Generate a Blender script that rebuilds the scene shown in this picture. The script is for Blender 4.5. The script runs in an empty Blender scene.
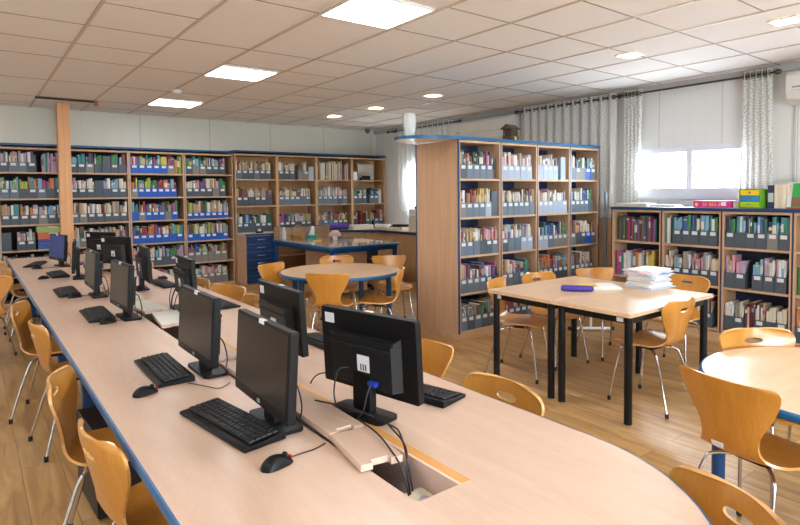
import bpy, bmesh, math, random
from mathutils import Vector, Matrix
R=math.radians; PI=math.pi
S=bpy.context.scene; COL=S.collection
rnd=random.Random(7)

# ------------------------------------------------------------ geometry helper
class G:
    def __init__(s): s.v=[]; s.f=[]; s.m=[]; s.sm=[]
    def add(s,vs,fs,m=0,smooth=False):
        o=len(s.v); s.v+= [tuple(p) for p in vs]
        for i,f in enumerate(fs):
            s.f.append(tuple(o+k for k in f)); s.m.append(m[i] if isinstance(m,(list,tuple)) else m); s.sm.append(smooth)
        return s
    def box(s,x0,x1,y0,y1,z0,z1,m=0):
        return s.add([(x0,y0,z0),(x1,y0,z0),(x1,y1,z0),(x0,y1,z0),(x0,y0,z1),(x1,y0,z1),(x1,y1,z1),(x0,y1,z1)],
            [(0,3,2,1),(4,5,6,7),(0,1,5,4),(1,2,6,5),(2,3,7,6),(3,0,4,7)],m)
    def prism(s,poly,z0,z1,m=0,side=None,smooth=False):
        n=len(poly)
        a=sum(poly[i][0]*poly[(i+1)%n][1]-poly[(i+1)%n][0]*poly[i][1] for i in range(n))
        if a<0: poly=poly[::-1]
        vs=[(x,y,z0) for x,y in poly]+[(x,y,z1) for x,y in poly]
        s.add(vs,[tuple(range(n))[::-1],tuple(range(n,2*n))],m)
        s.add(vs,[(i,(i+1)%n,n+(i+1)%n,n+i) for i in range(n)],m if side is None else side,smooth)
        return s
    def extr(s,pts,vec,m=0):      # planar polygon (3d points) pushed along vec
        n=len(pts); v=Vector(vec); p=[Vector(q) for q in pts]
        nn=Vector((0,0,0))
        for i in range(n): nn+=p[i].cross(p[(i+1)%n])
        if nn.dot(v)<0: p=p[::-1]
        vs=p+[q+v for q in p]
        return s.add(vs,[tuple(range(n))[::-1],tuple(range(n,2*n))]+[(i,(i+1)%n,n+(i+1)%n,n+i) for i in range(n)],m)
    def tube(s,pts,r,n=8,m=0,caps=True):
        P=[Vector(p) for p in pts]; rr=r if isinstance(r,(list,tuple)) else [r]*len(P)
        t=(P[1]-P[0]).normalized(); a=Vector((0,0,1)) if abs(t.z)<.9 else Vector((1,0,0))
        u=t.cross(a).normalized(); vs=[]
        for i,p in enumerate(P):
            if 0<i<len(P)-1: t2=((P[i+1]-p).normalized()+(p-P[i-1]).normalized()).normalized()
            elif i==0: t2=(P[1]-p).normalized()
            else: t2=(p-P[i-1]).normalized()
            u=(u-t2*u.dot(t2)).normalized(); w=t2.cross(u)
            for k in range(n):
                an=2*PI*k/n; vs.append(p+(u*math.cos(an)+w*math.sin(an))*rr[i])
        fs=[(i*n+k,i*n+(k+1)%n,(i+1)*n+(k+1)%n,(i+1)*n+k) for i in range(len(P)-1) for k in range(n)]
        s.add(vs,fs,m,True)
        if caps: s.add(vs,[tuple(range(n))[::-1],tuple(range((len(P)-1)*n,len(P)*n))],m)
        return s
    def cyl(s,p0,p1,r0,r1=None,n=16,m=0): return s.tube([p0,p1],[r0,r0 if r1 is None else r1],n,m)
    def lathe(s,prof,c=(0,0,0),n=24,m=0):
        vs=[(c[0]+r*math.cos(2*PI*k/n),c[1]+r*math.sin(2*PI*k/n),c[2]+z) for r,z in prof for k in range(n)]
        fs=[(i*n+k,i*n+(k+1)%n,(i+1)*n+(k+1)%n,(i+1)*n+k) for i in range(len(prof)-1) for k in range(n)]
        return s.add(vs,fs,m,True)
    def grid(s,fn,nu,nv,m=0,skip=()):
        vs=[fn(i/nu,j/nv) for i in range(nu+1) for j in range(nv+1)]
        fs=[(i*(nv+1)+j,i*(nv+1)+j+1,(i+1)*(nv+1)+j+1,(i+1)*(nv+1)+j) for i in range(nu) for j in range(nv) if (i,j) not in skip]
        return s.add(vs,fs,m,True)
    def xf(s,M,start=0):
        for i in range(start,len(s.v)): s.v[i]=tuple(M@Vector(s.v[i]))
        return s
    def mesh(s,name,mats):
        me=bpy.data.meshes.new(name); me.from_pydata(s.v,[],s.f)
        for q in mats: me.materials.append(q)
        me.polygons.foreach_set('material_index',s.m); me.polygons.foreach_set('use_smooth',s.sm)
        me.update(); return me
    def obj(s,name,mats,parent=None,loc=(0,0,0),rz=0,bev=0,seg=2,kind=None):
        if not isinstance(mats,(list,tuple)): mats=[mats]
        o=bpy.data.objects.new(name,s.mesh(name,mats)); COL.objects.link(o)
        o.location=loc; o.rotation_euler=(0,0,rz)
        if parent: o.parent=parent
        if bev:
            b=o.modifiers.new('b','BEVEL'); b.width=bev; b.segments=seg; b.limit_method='ANGLE'; b.angle_limit=R(40)
        if kind: o['kind']=kind
        return o
def tag(o,label,cat,group=None):
    o['label']=label; o['category']=cat
    if group: o['group']=group
    return o
def thing(name,label,cat,loc=(0,0,0),rz=0,group=None):
    o=bpy.data.objects.new(name,None); COL.objects.link(o); o.empty_display_size=.1
    o.location=loc; o.rotation_euler=(0,0,rz); return tag(o,label,cat,group)
def dup(root,loc,rz,label,group=None):
    def cp(o,par):
        c=o.copy(); COL.objects.link(c); c.parent=par
        for ch in o.children: cp(ch,c)
        return c
    r=cp(root,None); r.location=loc; r.rotation_euler=(0,0,rz); r['label']=label
    if group: r['group']=group
    return r
def spline(pts,k=6):
    P=[Vector(p) for p in pts]; out=[]
    for i in range(len(P)-1):
        a=P[max(i-1,0)];b=P[i];c=P[i+1];d=P[min(i+2,len(P)-1)]
        for j in range(k):
            t=j/k; out.append(.5*((2*b)+(c-a)*t+(2*a-5*b+4*c-d)*t*t+(3*b-a-3*c+d)*t**3))
    return out+[P[-1]]
def rrect(x0,x1,y0,y1,r,n=5):
    o=[]
    for cx,cy,a in ((x1-r,y1-r,0),(x0+r,y1-r,90),(x0+r,y0+r,180),(x1-r,y0+r,270)):
        for i in range(n+1):
            t=R(a+90*i/n); o.append((cx+r*math.cos(t),cy+r*math.sin(t)))
    return o

# ------------------------------------------------------------ materials
def lin(c): return tuple(((x/255)/12.92 if x/255<=.04045 else ((x/255+.055)/1.055)**2.4) for x in c)+(1,)
MC={}
def nt(name):
    m=bpy.data.materials.new(name); m.use_nodes=True; t=m.node_tree
    return m,t,t.nodes['Principled BSDF'],t.links.new
def mat(name,c,rough=.5,metal=0,var=.06,scale=6,stretch=(1,1,1),bump=0,coat=0,spec=.5,trans=0):
    if name in MC: return MC[name]
    m,t,b,L=nt(name); N=t.nodes.new
    tc=N('ShaderNodeTexCoord'); mp=N('ShaderNodeMapping'); mp.inputs['Scale'].default_value=stretch
    L(tc.outputs['Object'],mp.inputs[0])
    no=N('ShaderNodeTexNoise'); no.inputs['Scale'].default_value=scale; no.inputs['Detail'].default_value=4
    L(mp.outputs[0],no.inputs['Vector'])
    mx=N('ShaderNodeMix'); mx.data_type='RGBA'
    C=lin(c); mx.inputs[6].default_value=tuple(x*(1-var) for x in C[:3])+(1,); mx.inputs[7].default_value=tuple(min(1,x*(1+var)) for x in C[:3])+(1,)
    L(no.outputs['Fac'],mx.inputs[0]); L(mx.outputs[2],b.inputs['Base Color'])
    b.inputs['Roughness'].default_value=rough; b.inputs['Metallic'].default_value=metal
    b.inputs['Specular IOR Level'].default_value=spec
    if coat: b.inputs['Coat Weight'].default_value=coat; b.inputs['Coat Roughness'].default_value=.12
    if trans: b.inputs['Transmission Weight'].default_value=trans
    if bump:
        bp=N('ShaderNodeBump'); bp.inputs['Strength'].default_value=bump; bp.inputs['Distance'].default_value=.002
        L(no.outputs['Fac'],bp.inputs['Height']); L(bp.outputs[0],b.inputs['Normal'])
    MC[name]=m; return m
def wood(name,c1,c2,rough=.4,stretch=(1,1,8),scale=3,coat=0,fine=.25,spec=.5):
    m,t,b,L=nt(name); N=t.nodes.new
    tc=N('ShaderNodeTexCoord'); mp=N('ShaderNodeMapping'); mp.inputs['Scale'].default_value=stretch
    L(tc.outputs['Object'],mp.inputs[0])
    n1=N('ShaderNodeTexNoise'); n1.inputs['Scale'].default_value=scale; n1.inputs['Detail'].default_value=6; n1.inputs['Distortion'].default_value=.6
    n2=N('ShaderNodeTexNoise'); n2.inputs['Scale'].default_value=scale*9; n2.inputs['Detail'].default_value=3
    L(mp.outputs[0],n1.inputs['Vector']); L(mp.outputs[0],n2.inputs['Vector'])
    md=N('ShaderNodeMix'); md.inputs[0].default_value=fine
    L(n1.outputs['Fac'],md.inputs[2]); L(n2.outputs['Fac'],md.inputs[3])
    cr=N('ShaderNodeValToRGB'); cr.color_ramp.elements[0].position=.36; cr.color_ramp.elements[1].position=.64
    cr.color_ramp.elements[0].color=lin(c2); cr.color_ramp.elements[1].color=lin(c1)
    L(md.outputs[0],cr.inputs[0]); L(cr.outputs[0],b.inputs['Base Color'])
    b.inputs['Roughness'].default_value=rough; b.inputs['Specular IOR Level'].default_value=spec
    if coat: b.inputs['Coat Weight'].default_value=coat; b.inputs['Coat Roughness'].default_value=.15
    MC[name]=m; return m
def emis(name,c,st):
    m=bpy.data.materials.new(name); m.use_nodes=True; t=m.node_tree; b=t.nodes['Principled BSDF']
    b.inputs['Base Color'].default_value=lin(c); b.inputs['Emission Color'].default_value=lin(c); b.inputs['Emission Strength'].default_value=st
    MC[name]=m; return m

DESK=wood('desk laminate',(209,181,159),(199,168,145),.32,(6,.9,6),2.2,0,.3,.4)
TABT=wood('table laminate',(222,188,152),(208,172,134),.28,(1,5,5),3,0,.3,.45)
BEECH=wood('beech panel',(204,168,134),(190,150,116),.45,(16,16,.5),2.2,0,.4,.35)
BEECHD=wood('beech panel warm',(204,164,120),(186,144,100),.45,(16,16,.5),2.2,0,.35,.35)
SHELF=wood('beech board',(205,168,132),(190,152,114),.45,(.8,6,6),3,0,.3,.35)
CHAIR=wood('honey plywood',(208,146,62),(193,128,46),.28,(7,7,1),2.2,.35,.4,.5)
CEDGE=wood('plywood edge',(226,178,112),(198,140,76),.3,(1,1,12),5,.3,.3,.5)
POST=wood('pine post',(228,176,130),(214,160,112),.5,(16,16,.5),2,0,.3,.3)
BLUE=mat('blue edging',(16,92,142),.3,0,.05)
BLUEP=mat('blue painted steel',(14,66,116),.38,0,.06)
NAVY=mat('navy board',(30,48,82),.45,0,.08)
NAVYF=mat('navy drawer front',(16,54,100),.4,0,.05)
BLKM=mat('black steel',(15,15,16),.42,0,.1,spec=.3)
CHROME=mat('chrome',(205,205,208),.16,1,.03)
RUB=mat('black rubber',(20,20,21),.6)
PLAS=mat('black plastic',(13,13,14),.45,0,.08,60,bump=.05,spec=.25)
PLASG=mat('charcoal plastic',(22,23,25),.42,0,.08,50,spec=.35)
KEYM=mat('key caps',(34,35,37),.42,0,.1,spec=.35)
SCR=mat('screen glass',(24,21,20),.3,0,.05,spec=.3)
SCRB=emis('blue lit screen',(20,46,104),.14)
STICK=mat('white sticker',(232,234,238),.5)
SILV=mat('silver print',(150,152,155),.4)
VGA=mat('blue plug',(28,60,170),.45)
RED=mat('red mark',(170,30,24),.4)
CABLE=mat('cable sheath',(38,36,36),.5)
PALE=mat('pale board',(214,214,196),.35,0,.03)
ORG=wood('raw beech lip',(222,164,92),(206,146,76),.5,(6,1,6),3)
INNER=mat('pale lip',(228,196,176),.5)
FGREY=mat('slate file card',(98,112,126),.55,0,.06)
FDARK=mat('charcoal file card',(74,84,94),.55,0,.06)
FLITE=mat('pale grey file card',(152,166,184),.5,0,.06)
FMID=mat('warm grey file card',(122,122,118),.55,0,.06)
FBLUE=mat('blue file card',(10,84,182),.45,0,.06)
LAB=mat('paper label',(208,212,214),.6)
PAGES=mat('book pages',(226,214,190),.8,0,.06,90,(1,1,30))
WHITE=mat('white plastic',(226,226,222),.35)
CREAM=mat('cream plastic',(214,206,186),.4)
GLASSY=mat('glass table cover',(196,172,138),.06,0,.05,spec=.8)
TBAR=mat('ceiling bar',(204,188,170),.5,0,.05)
TILE=mat('ceiling tile',(238,231,224),.85,0,.03,220,bump=.4)
ACM=mat('air conditioner white',(228,226,220),.3)
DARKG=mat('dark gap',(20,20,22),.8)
STEEL=mat('grey steel',(128,134,142),.35,.6)
HAND=mat('handle steel',(196,198,200),.28,.9)
WFRAME=mat('white window frame',(228,230,236),.4)
RODM=mat('bronze rod',(96,84,70),.35,.7)
TEAL=mat('teal plastic',(30,164,152),.4)
WICK=mat('wicker',(182,132,74),.7,0,.3,60,(1,1,6),.6)
LAMPW=emis('lamp diffuser',(247,249,255),8.3)
DOWN=emis('downlight diffuser',(255,236,206),14)

def wallmat(name,c,ax,pitch):
    m,t,b,L=nt(name); N=t.nodes.new
    tc=N('ShaderNodeTexCoord'); sp=N('ShaderNodeSeparateXYZ'); L(tc.outputs['Object'],sp.inputs[0])
    a=N('ShaderNodeMath'); a.operation='MULTIPLY'; a.inputs[1].default_value=1/pitch; L(sp.outputs[ax],a.inputs[0])
    f=N('ShaderNodeMath'); f.operation='FRACT'; L(a.outputs[0],f.inputs[0])
    c1=N('ShaderNodeMath'); c1.operation='LESS_THAN'; c1.inputs[1].default_value=.012; L(f.outputs[0],c1.inputs[0])
    a2=N('ShaderNodeMath'); a2.operation='MULTIPLY'; a2.inputs[1].default_value=4; L(a.outputs[0],a2.inputs[0])
    f2=N('ShaderNodeMath'); f2.operation='FRACT'; L(a2.outputs[0],f2.inputs[0])
    c2=N('ShaderNodeMath'); c2.operation='LESS_THAN'; c2.inputs[1].default_value=.05; L(f2.outputs[0],c2.inputs[0])
    h=N('ShaderNodeMath'); h.operation='MULTIPLY_ADD'; h.inputs[1].default_value=.12; L(c2.outputs[0],h.inputs[0]); L(c1.outputs[0],h.inputs[2])
    no=N('ShaderNodeTexNoise'); no.inputs['Scale'].default_value=1.3; L(tc.outputs['Object'],no.inputs['Vector'])
    m1=N('ShaderNodeMix'); m1.data_type='RGBA'; C=lin(c); m1.inputs[6].default_value=tuple(x*.95 for x in C[:3])+(1,); m1.inputs[7].default_value=C; L(no.outputs['Fac'],m1.inputs[0])
    m2=N('ShaderNodeMix'); m2.data_type='RGBA'; m2.inputs[7].default_value=tuple(x*.68 for x in C[:3])+(1,); L(m1.outputs[2],m2.inputs[6]); L(h.outputs[0],m2.inputs[0])
    L(m2.outputs[2],b.inputs['Base Color']); b.inputs['Roughness'].default_value=.5; b.inputs['Specular IOR Level'].default_value=.3
    return m
def floormat():
    m,t,b,L=nt('oak planks'); N=t.nodes.new
    tc=N('ShaderNodeTexCoord'); mp=N('ShaderNodeMapping'); mp.inputs['Rotation'].default_value=(0,0,R(90)); L(tc.outputs['Object'],mp.inputs[0])
    br=N('ShaderNodeTexBrick'); br.offset=.37; br.inputs['Scale'].default_value=1
    br.inputs['Brick Width'].default_value=1.28; br.inputs['Row Height'].default_value=.19; br.inputs['Mortar Size'].default_value=.0018; br.inputs['Mortar Smooth'].default_value=.2
    br.inputs['Color1'].default_value=(0,0,0,1); br.inputs['Color2'].default_value=(1,1,1,1); br.inputs['Mortar'].default_value=(.5,.5,.5,1)
    L(mp.outputs[0],br.inputs['Vector'])
    s2=N('ShaderNodeMapping'); s2.inputs['Scale'].default_value=(6,.8,1); L(tc.outputs['Object'],s2.inputs[0])
    ad=N('ShaderNodeVectorMath'); ad.operation='MULTIPLY_ADD'; ad.inputs[1].default_value=(7,7,7); L(br.outputs['Color'],ad.inputs[0]); L(s2.outputs[0],ad.inputs[2])
    no=N('ShaderNodeTexNoise'); no.inputs['Scale'].default_value=2.2; no.inputs['Detail'].default_value=7; no.inputs['Distortion'].default_value=.9; L(ad.outputs[0],no.inputs['Vector'])
    cr=N('ShaderNodeValToRGB'); e=cr.color_ramp.elements
    e[0].position=.28; e[0].color=lin((150,110,64)); e[1].position=.72; e[1].color=lin((208,168,114))
    k=e.new(.5); k.color=lin((186,144,90)); L(no.outputs['Fac'],cr.inputs[0])
    m1=N('ShaderNodeMix'); m1.data_type='RGBA'; m1.blend_type='MULTIPLY'; m1.inputs[0].default_value=.14
    L(cr.outputs[0],m1.inputs[6]); L(br.outputs['Color'],m1.inputs[7])
    m2=N('ShaderNodeMix'); m2.data_type='RGBA'; m2.inputs[7].default_value=lin((110,76,44)); L(br.outputs['Fac'],m2.inputs[0]); L(m1.outputs[2],m2.inputs[6])
    L(m2.outputs[2],b.inputs['Base Color']); b.inputs['Roughness'].default_value=.3; b.inputs['Specular IOR Level'].default_value=.55
    bu=N('ShaderNodeBump'); bu.inputs['Strength'].default_value=.12; bu.inputs['Distance'].default_value=.003; L(no.outputs['Fac'],bu.inputs['Height']); L(bu.outputs[0],b.inputs['Normal'])
    return m
def curtmat():
    m,t,b,L=nt('scroll print curtain'); N=t.nodes.new
    tc=N('ShaderNodeTexCoord'); sp=N('ShaderNodeSeparateXYZ'); L(tc.outputs['Object'],sp.inputs[0])
    cb=N('ShaderNodeCombineXYZ'); L(sp.outputs[1],cb.inputs[0]); L(sp.outputs[2],cb.inputs[1])
    sc=N('ShaderNodeVectorMath'); sc.operation='SCALE'; sc.inputs['Scale'].default_value=8.5; L(cb.outputs[0],sc.inputs[0])
    vo=N('ShaderNodeTexVoronoi'); vo.voronoi_dimensions='2D'; vo.inputs['Scale'].default_value=1; vo.inputs['Randomness'].default_value=.8; L(sc.outputs[0],vo.inputs['Vector'])
    su=N('ShaderNodeVectorMath'); su.operation='SUBTRACT'; L(sc.outputs[0],su.inputs[0]); L(vo.outputs['Position'],su.inputs[1])
    s2=N('ShaderNodeSeparateXYZ'); L(su.outputs[0],s2.inputs[0])
    at=N('ShaderNodeMath'); at.operation='ARCTAN2'; L(s2.outputs[0],at.inputs[0]); L(s2.outputs[1],at.inputs[1])
    an=N('ShaderNodeMath'); an.operation='MULTIPLY'; an.inputs[1].default_value=1/(2*PI); L(at.outputs[0],an.inputs[0])
    ra=N('ShaderNodeMath'); ra.operation='MULTIPLY_ADD'; ra.inputs[1].default_value=4.2; L(vo.outputs['Distance'],ra.inputs[0]); L(an.outputs[0],ra.inputs[2])
    fr=N('ShaderNodeMath'); fr.operation='FRACT'; L(ra.outputs[0],fr.inputs[0])
    lt=N('ShaderNodeMath'); lt.operation='LESS_THAN'; lt.inputs[1].default_value=.13; L(fr.outputs[0],lt.inputs[0])
    mx=N('ShaderNodeMix'); mx.data_type='RGBA'; mx.inputs[6].default_value=lin((236,235,230)); mx.inputs[7].default_value=lin((176,174,178)); L(lt.outputs[0],mx.inputs[0])
    L(mx.outputs[2],b.inputs['Base Color']); b.inputs['Roughness'].default_value=.9; b.inputs['Specular IOR Level'].default_value=.1
    tr=N('ShaderNodeBsdfTranslucent'); L(mx.outputs[2],tr.inputs['Color'])
    ms=N('ShaderNodeMixShader'); ms.inputs[0].default_value=.28; L(b.outputs[0],ms.inputs[1]); L(tr.outputs[0],ms.inputs[2])
    L(ms.outputs[0],t.nodes['Material Output'].inputs['Surface'])
    return m
CURT=curtmat(); FLOOR=floormat()
WALLB=wallmat('cream wall panel',(222,220,206),0,1.12)
WALLR=wallmat('white wall panel',(232,233,231),1,.74)

# ------------------------------------------------------------ camera
f,yaw,pitch,roll,sh=569.46,0.648933,0.0443377,-0.00971893,43.974
cy,sy=math.cos(yaw),math.sin(yaw)
F=Vector((sy*math.cos(pitch),cy*math.cos(pitch),-math.sin(pitch)))
r_=Vector((cy,-sy,0)); u_=r_.cross(F)
r2=r_*math.cos(roll)+u_*math.sin(roll); u2=-r_*math.sin(roll)+u_*math.cos(roll)
CP=Vector((0,0,1.55))
cd=bpy.data.cameras.new('camera'); co=bpy.data.objects.new('camera',cd); COL.objects.link(co)
M=Matrix(((r2.x,u2.x,-F.x,CP.x),(r2.y,u2.y,-F.y,CP.y),(r2.z,u2.z,-F.z,CP.z),(0,0,0,1)))
co.matrix_world=M; cd.sensor_width=36; cd.lens=f*36/800; cd.shift_y=-sh/800; cd.clip_start=.02
S.camera=co
cd.dof.use_dof=False
S.view_settings.view_transform='Standard'; S.view_settings.look='None'; S.view_settings.gamma=1; S.view_settings.use_curve_mapping=False
S.view_settings.exposure=1.42
def pix(p):
    d=Vector(p)-CP; z=d.dot(F); return (400+f*d.dot(r2)/z, 262.5-sh-f*d.dot(u2)/z, z)

# ------------------------------------------------------------ room shell
XL,XR,YF,YB,ZC=-2.2,6.85,-3.2,9.85,2.85
G().box(XL-.1,XR+.1,YF-.1,YB+.1,-.1,0).obj('floor',FLOOR,kind='structure')
g=G(); g.box(XL-.1,XR+.1,YF-.1,YB+.1,ZC,ZC+.1,0)
xs=[.765+.6515*k for k in range(-5,10)]; ys=[2.38+1.27*k for k in range(-5,6)]
for x in xs: g.box(x-.012,x+.012,YF,YB,ZC-.006,ZC+.001,1)
for y in ys: g.box(XL,XR,y-.006,y+.006,ZC-.003,ZC+.001,2)
for c in range(len(xs)-1):
    for y in ys:
        h=y+.635
        if (xs[c]>2.6 and 2.9<h<3.2) or (xs[c]<1.3 and (5.5<h<5.7 or 8.1<h<8.3)) or (rnd.random()<.3): g.box(xs[c],xs[c+1],h-.005,h+.005,ZC-.003,ZC+.001,2)
g.obj('ceiling',[TILE,TBAR,mat('ceiling joint',(150,132,116),.6)],kind='structure')
G().box(XL-.1,XR+.1,YB,YB+.1,0,ZC).obj('wall_back',WALLB,kind='structure')
G().box(XL-.1,XL,YF,YB,0,ZC).obj('wall_left',WALLR,kind='structure')
FW=(-.2,3.2,1.1,2.1)  # unseen opening behind the camera, added to let in soft daylight
g=G(); g.box(XL-.1,FW[0],YF-.1,YF,0,ZC); g.box(FW[1],XR+.1,YF-.1,YF,0,ZC); g.box(FW[0],FW[1],YF-.1,YF,0,FW[2]); g.box(FW[0],FW[1],YF-.1,YF,FW[3],ZC); g.obj('wall_front',WALLB,kind='structure')
WINS=[(2.71,3.94,1.45,2.06),(7.45,8.7,1.25,2.1),(-1.5,.95,1.4,2.06)]  # third opening, nearest the camera, is unseen and added for daylight
g=G(); T=.12; cuts=sorted(WINS)
y=YF
for (a,b_,z0,z1) in cuts:
    g.box(XR,XR+T,y,a,0,ZC); g.box(XR,XR+T,a,b_,0,z0); g.box(XR,XR+T,a,b_,z1,ZC); y=b_
g.box(XR,XR+T,y,YB,0,ZC); g.obj('wall_right',WALLR,kind='structure')
GLS=bpy.data.materials.new('window glass'); GLS.use_nodes=True
nt_=GLS.node_tree; nb=nt_.nodes['Principled BSDF']
tb=nt_.nodes.new('ShaderNodeBsdfTransparent'); gb=nt_.nodes.new('ShaderNodeBsdfGlossy'); gb.inputs['Roughness'].default_value=.02
mxs=nt_.nodes.new('ShaderNodeMixShader'); mxs.inputs[0].default_value=.06
nz=nt_.nodes.new('ShaderNodeTexNoise'); nz.inputs['Scale'].default_value=3
nt_.links.new(tb.outputs[0],mxs.inputs[1]); nt_.links.new(gb.outputs[0],mxs.inputs[2]); nt_.links.new(mxs.outputs[0],nt_.nodes['Material Output'].inputs[0])
for i,(a,b_,z0,z1) in enumerate(WINS):
    r=bpy.data.objects.new('window_%d'%(i+1),None); COL.objects.link(r); r['kind']='structure'; r.location=(XR,(a+b_)/2,z0)
    h=(b_-a)/2; H=z1-z0; lo=.13 if i!=1 else .05
    fr=G(); fr.box(-.02,.07,-h,h,0,lo,0); fr.box(-.02,.07,-h,h,H-.05,H,0); fr.box(-.02,.07,-h,-h+.05,lo,H-.05,0); fr.box(-.02,.07,h-.05,h,lo,H-.05,0); fr.box(-.01,.06,-.035,.035,lo,H-.05,0)
    fr.box(-.03,-.0,-h-.03,h+.03,H,H+.025,0); fr.box(-.018,-.006,-.05,-.037,lo+.2,lo+.26,0)
    fr.obj('window_frame',WFRAME,r)
    for sgn in (-1,1): G().box(.03,.036,min(sgn*.035,sgn*(h-.05)),max(sgn*.035,sgn*(h-.05)),lo,H-.05).obj('pane',GLS,r)
r=bpy.data.objects.new('window_4',None); COL.objects.link(r); r['kind']='structure'; r.location=(FW[0],YF-.05,FW[2])  # frame and panes of the added, unseen front window
L_,H_=FW[1]-FW[0],FW[3]-FW[2]
fr=G(); fr.box(0,L_,-.04,.05,0,.05); fr.box(0,L_,-.04,.05,H_-.05,H_)
for q in range(4): fr.box(q*(L_-.05)/3,q*(L_-.05)/3+.05,-.04,.05,.05,H_-.05)
fr.obj('window_frame',WFRAME,r)
for q in range(3): G().box(q*(L_-.05)/3+.05,(q+1)*(L_-.05)/3,0,.006,.05,H_-.05).obj('pane',GLS,r)
# trims: skirting boards
G().box(XL,XR,YB-.015,YB,0,.08).obj('baseboard_back',BEECH,kind='structure')
G().box(XR-.015,XR,YF,YB,0,.08).obj('baseboard_right',BEECH,kind='structure')
G().box(XR-.05,XR,YF,YB,ZC-.07,ZC).obj('trim_1',mat('grey cornice',(188,186,184),.5),kind='structure')
# square timber post by the desk
tag(G().box(1.015,1.165,9.06,9.2,0,ZC-.012).obj('wooden_post',POST,bev=.004),'square pine post rising to the ceiling behind the long desk','post')
g=G(); g.tube([(.74,8.72,ZC-.02),(1.44,8.72,ZC-.02)],.014,8,0); g.box(1.42,1.46,8.69,8.75,ZC-.07,ZC-.006,1); tag(g.obj('ceiling_conduit',[CABLE,mat('copper cap',(170,96,60),.5)]),'black conduit with copper tip along ceiling beside the post','conduit')

# world and lights
W=bpy.data.worlds.new('world'); S.world=W; W.use_nodes=True
wt=W.node_tree; bg=wt.nodes['Background']; sk=wt.nodes.new('ShaderNodeTexSky'); sk.sky_type='HOSEK_WILKIE'; sk.turbidity=6; sk.sun_direction=Vector((-.5,.3,.8)).normalized()
mw=wt.nodes.new('ShaderNodeMix'); mw.data_type='RGBA'; mw.inputs[0].default_value=.94; mw.inputs[7].default_value=(.78,.90,1,1)
wt.links.new(sk.outputs[0],mw.inputs[6]); wt.links.new(mw.outputs[2],bg.inputs[0]); bg.inputs[1].default_value=14
for (a,b_,z0,z1) in WINS:
    ld=bpy.data.lights.new('sky_portal','AREA'); ld.shape='RECTANGLE'; ld.size=z1-z0; ld.size_y=b_-a; ld.cycles.is_portal=True
    lo=bpy.data.objects.new('sky_portal',ld); COL.objects.link(lo); lo.location=(XR+.13,(a+b_)/2,(z0+z1)/2); lo.rotation_euler=(0,R(90),0); lo['kind']='helper'
ld=bpy.data.lights.new('sky_portal','AREA'); ld.shape='RECTANGLE'; ld.size=FW[1]-FW[0]; ld.size_y=FW[3]-FW[2]; ld.cycles.is_portal=True
lo=bpy.data.objects.new('sky_portal',ld); COL.objects.link(lo); lo.location=((FW[0]+FW[1])/2,YF-.12,(FW[2]+FW[3])/2); lo.rotation_euler=(R(-90),0,R(180)); lo['kind']='helper'
def panel(x,y,lab):
    t=thing('ceiling_light',lab,'light',(x,y,ZC-.006),0,'square ceiling panels')
    G().box(-.29,.29,-.27,.27,-.006,0).obj('diffuser',LAMPW,t)
    g=G(); 
    for a in ((-.305,-.29,-.285,.285),(.29,.305,-.285,.285),(-.29,.29,-.285,-.27),(-.29,.29,.27,.285)): g.box(*a,-.009,.004)
    g.obj('frame',WHITE,t)
PL=[(2.37,3.38,'square white ceiling panel light above the near half of the long desk'),(2.37,5.92,'square white ceiling panel light, middle one of the row over the desk'),(2.37,8.33,'square white ceiling panel light beside the smoke detector nearest the bookcases'),
 (2.37,.84,'square ceiling panel light directly above the rounded desk end'),(2.37,-1.7,'square ceiling panel light behind the rounded desk end'),(-.9,.84,'unseen added ceiling panel light over the aisle beside the desk chairs, near the rounded end'),(-.9,3.38,'unseen added ceiling panel light over the aisle beside the desk chairs'),(-.9,5.92,'unseen added ceiling panel light over the aisle before the wall bookcase'),(-.9,8.33,'unseen added ceiling panel light over the aisle at the wall bookcase end')]  # all out of view; the aisle row is added as extra light
for p in PL: panel(*p)
def small(x,y,lab):
    t=thing('downlight',lab,'light',(x,y,ZC-.006),0,'small square downlights')
    G().box(-.085,.085,-.085,.085,-.006,0).obj('diffuser',DOWN,t)
    g=G()
    for a in ((-.1,-.085,-.1,.1),(.085,.1,-.1,.1),(-.085,.085,-.1,-.085),(-.085,.085,.085,.1)): g.box(*a,-.009,.004)
    g.obj('frame',WHITE,t)
for k,(x,y,o) in enumerate([(4.9,8.25,'closest to the wall bookcases'),(4.97,7.13,'second from the wall bookcases'),(4.97,5.8,'third from the wall bookcases, near the vase'),(5.06,3.03,'above the black-legged tables'),(5.05,1.73,'above the window bookcase end, near the air conditioner'),(5.05,.4,'over the round table in the window corner')]):
    small(x,y,'small square downlight '+o)
g=G(); g.lathe([(0,-.045),(.03,-.045),(.05,-.03),(.06,-.008),(.06,0),(0,0)],n=20); tag(g.obj('smoke_detector',WHITE,loc=(2.1,7.3,ZC-.005)),'round white smoke detector on the ceiling between panel lights','detector')
g=G(); g.lathe([(0,-.09),(.03,-.085),(.05,-.055),(.055,-.03),(.06,0),(0,0)],n=18); tag(g.obj('dome_camera',STEEL,loc=(6.45,9.55,ZC-.005)),'small grey dome camera on the ceiling in the room corner','camera')
# ------------------------------------------------------------ long computer desk
ZD=.75
XA,XB=.385,1.60; cxd=(XA+XB)/2; rd=(XB-XA)/2; YE=1.075; YD=8.9
SX0,SX1=.90,1.085    # cable channel
desk=thing('computer_desk','long beech computer desk with blue edge, rounded end and open cable channel','desk',(cxd,5,0))
def dl(o): o.location=(-cxd,-5,0); return o
TH=.032
arc=[(cxd+rd*math.cos(R(a)),YE+rd*math.sin(R(a))) for a in range(-180,1,6)]   # from left end round to right end
SY0=1.125            # start of slot
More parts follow.
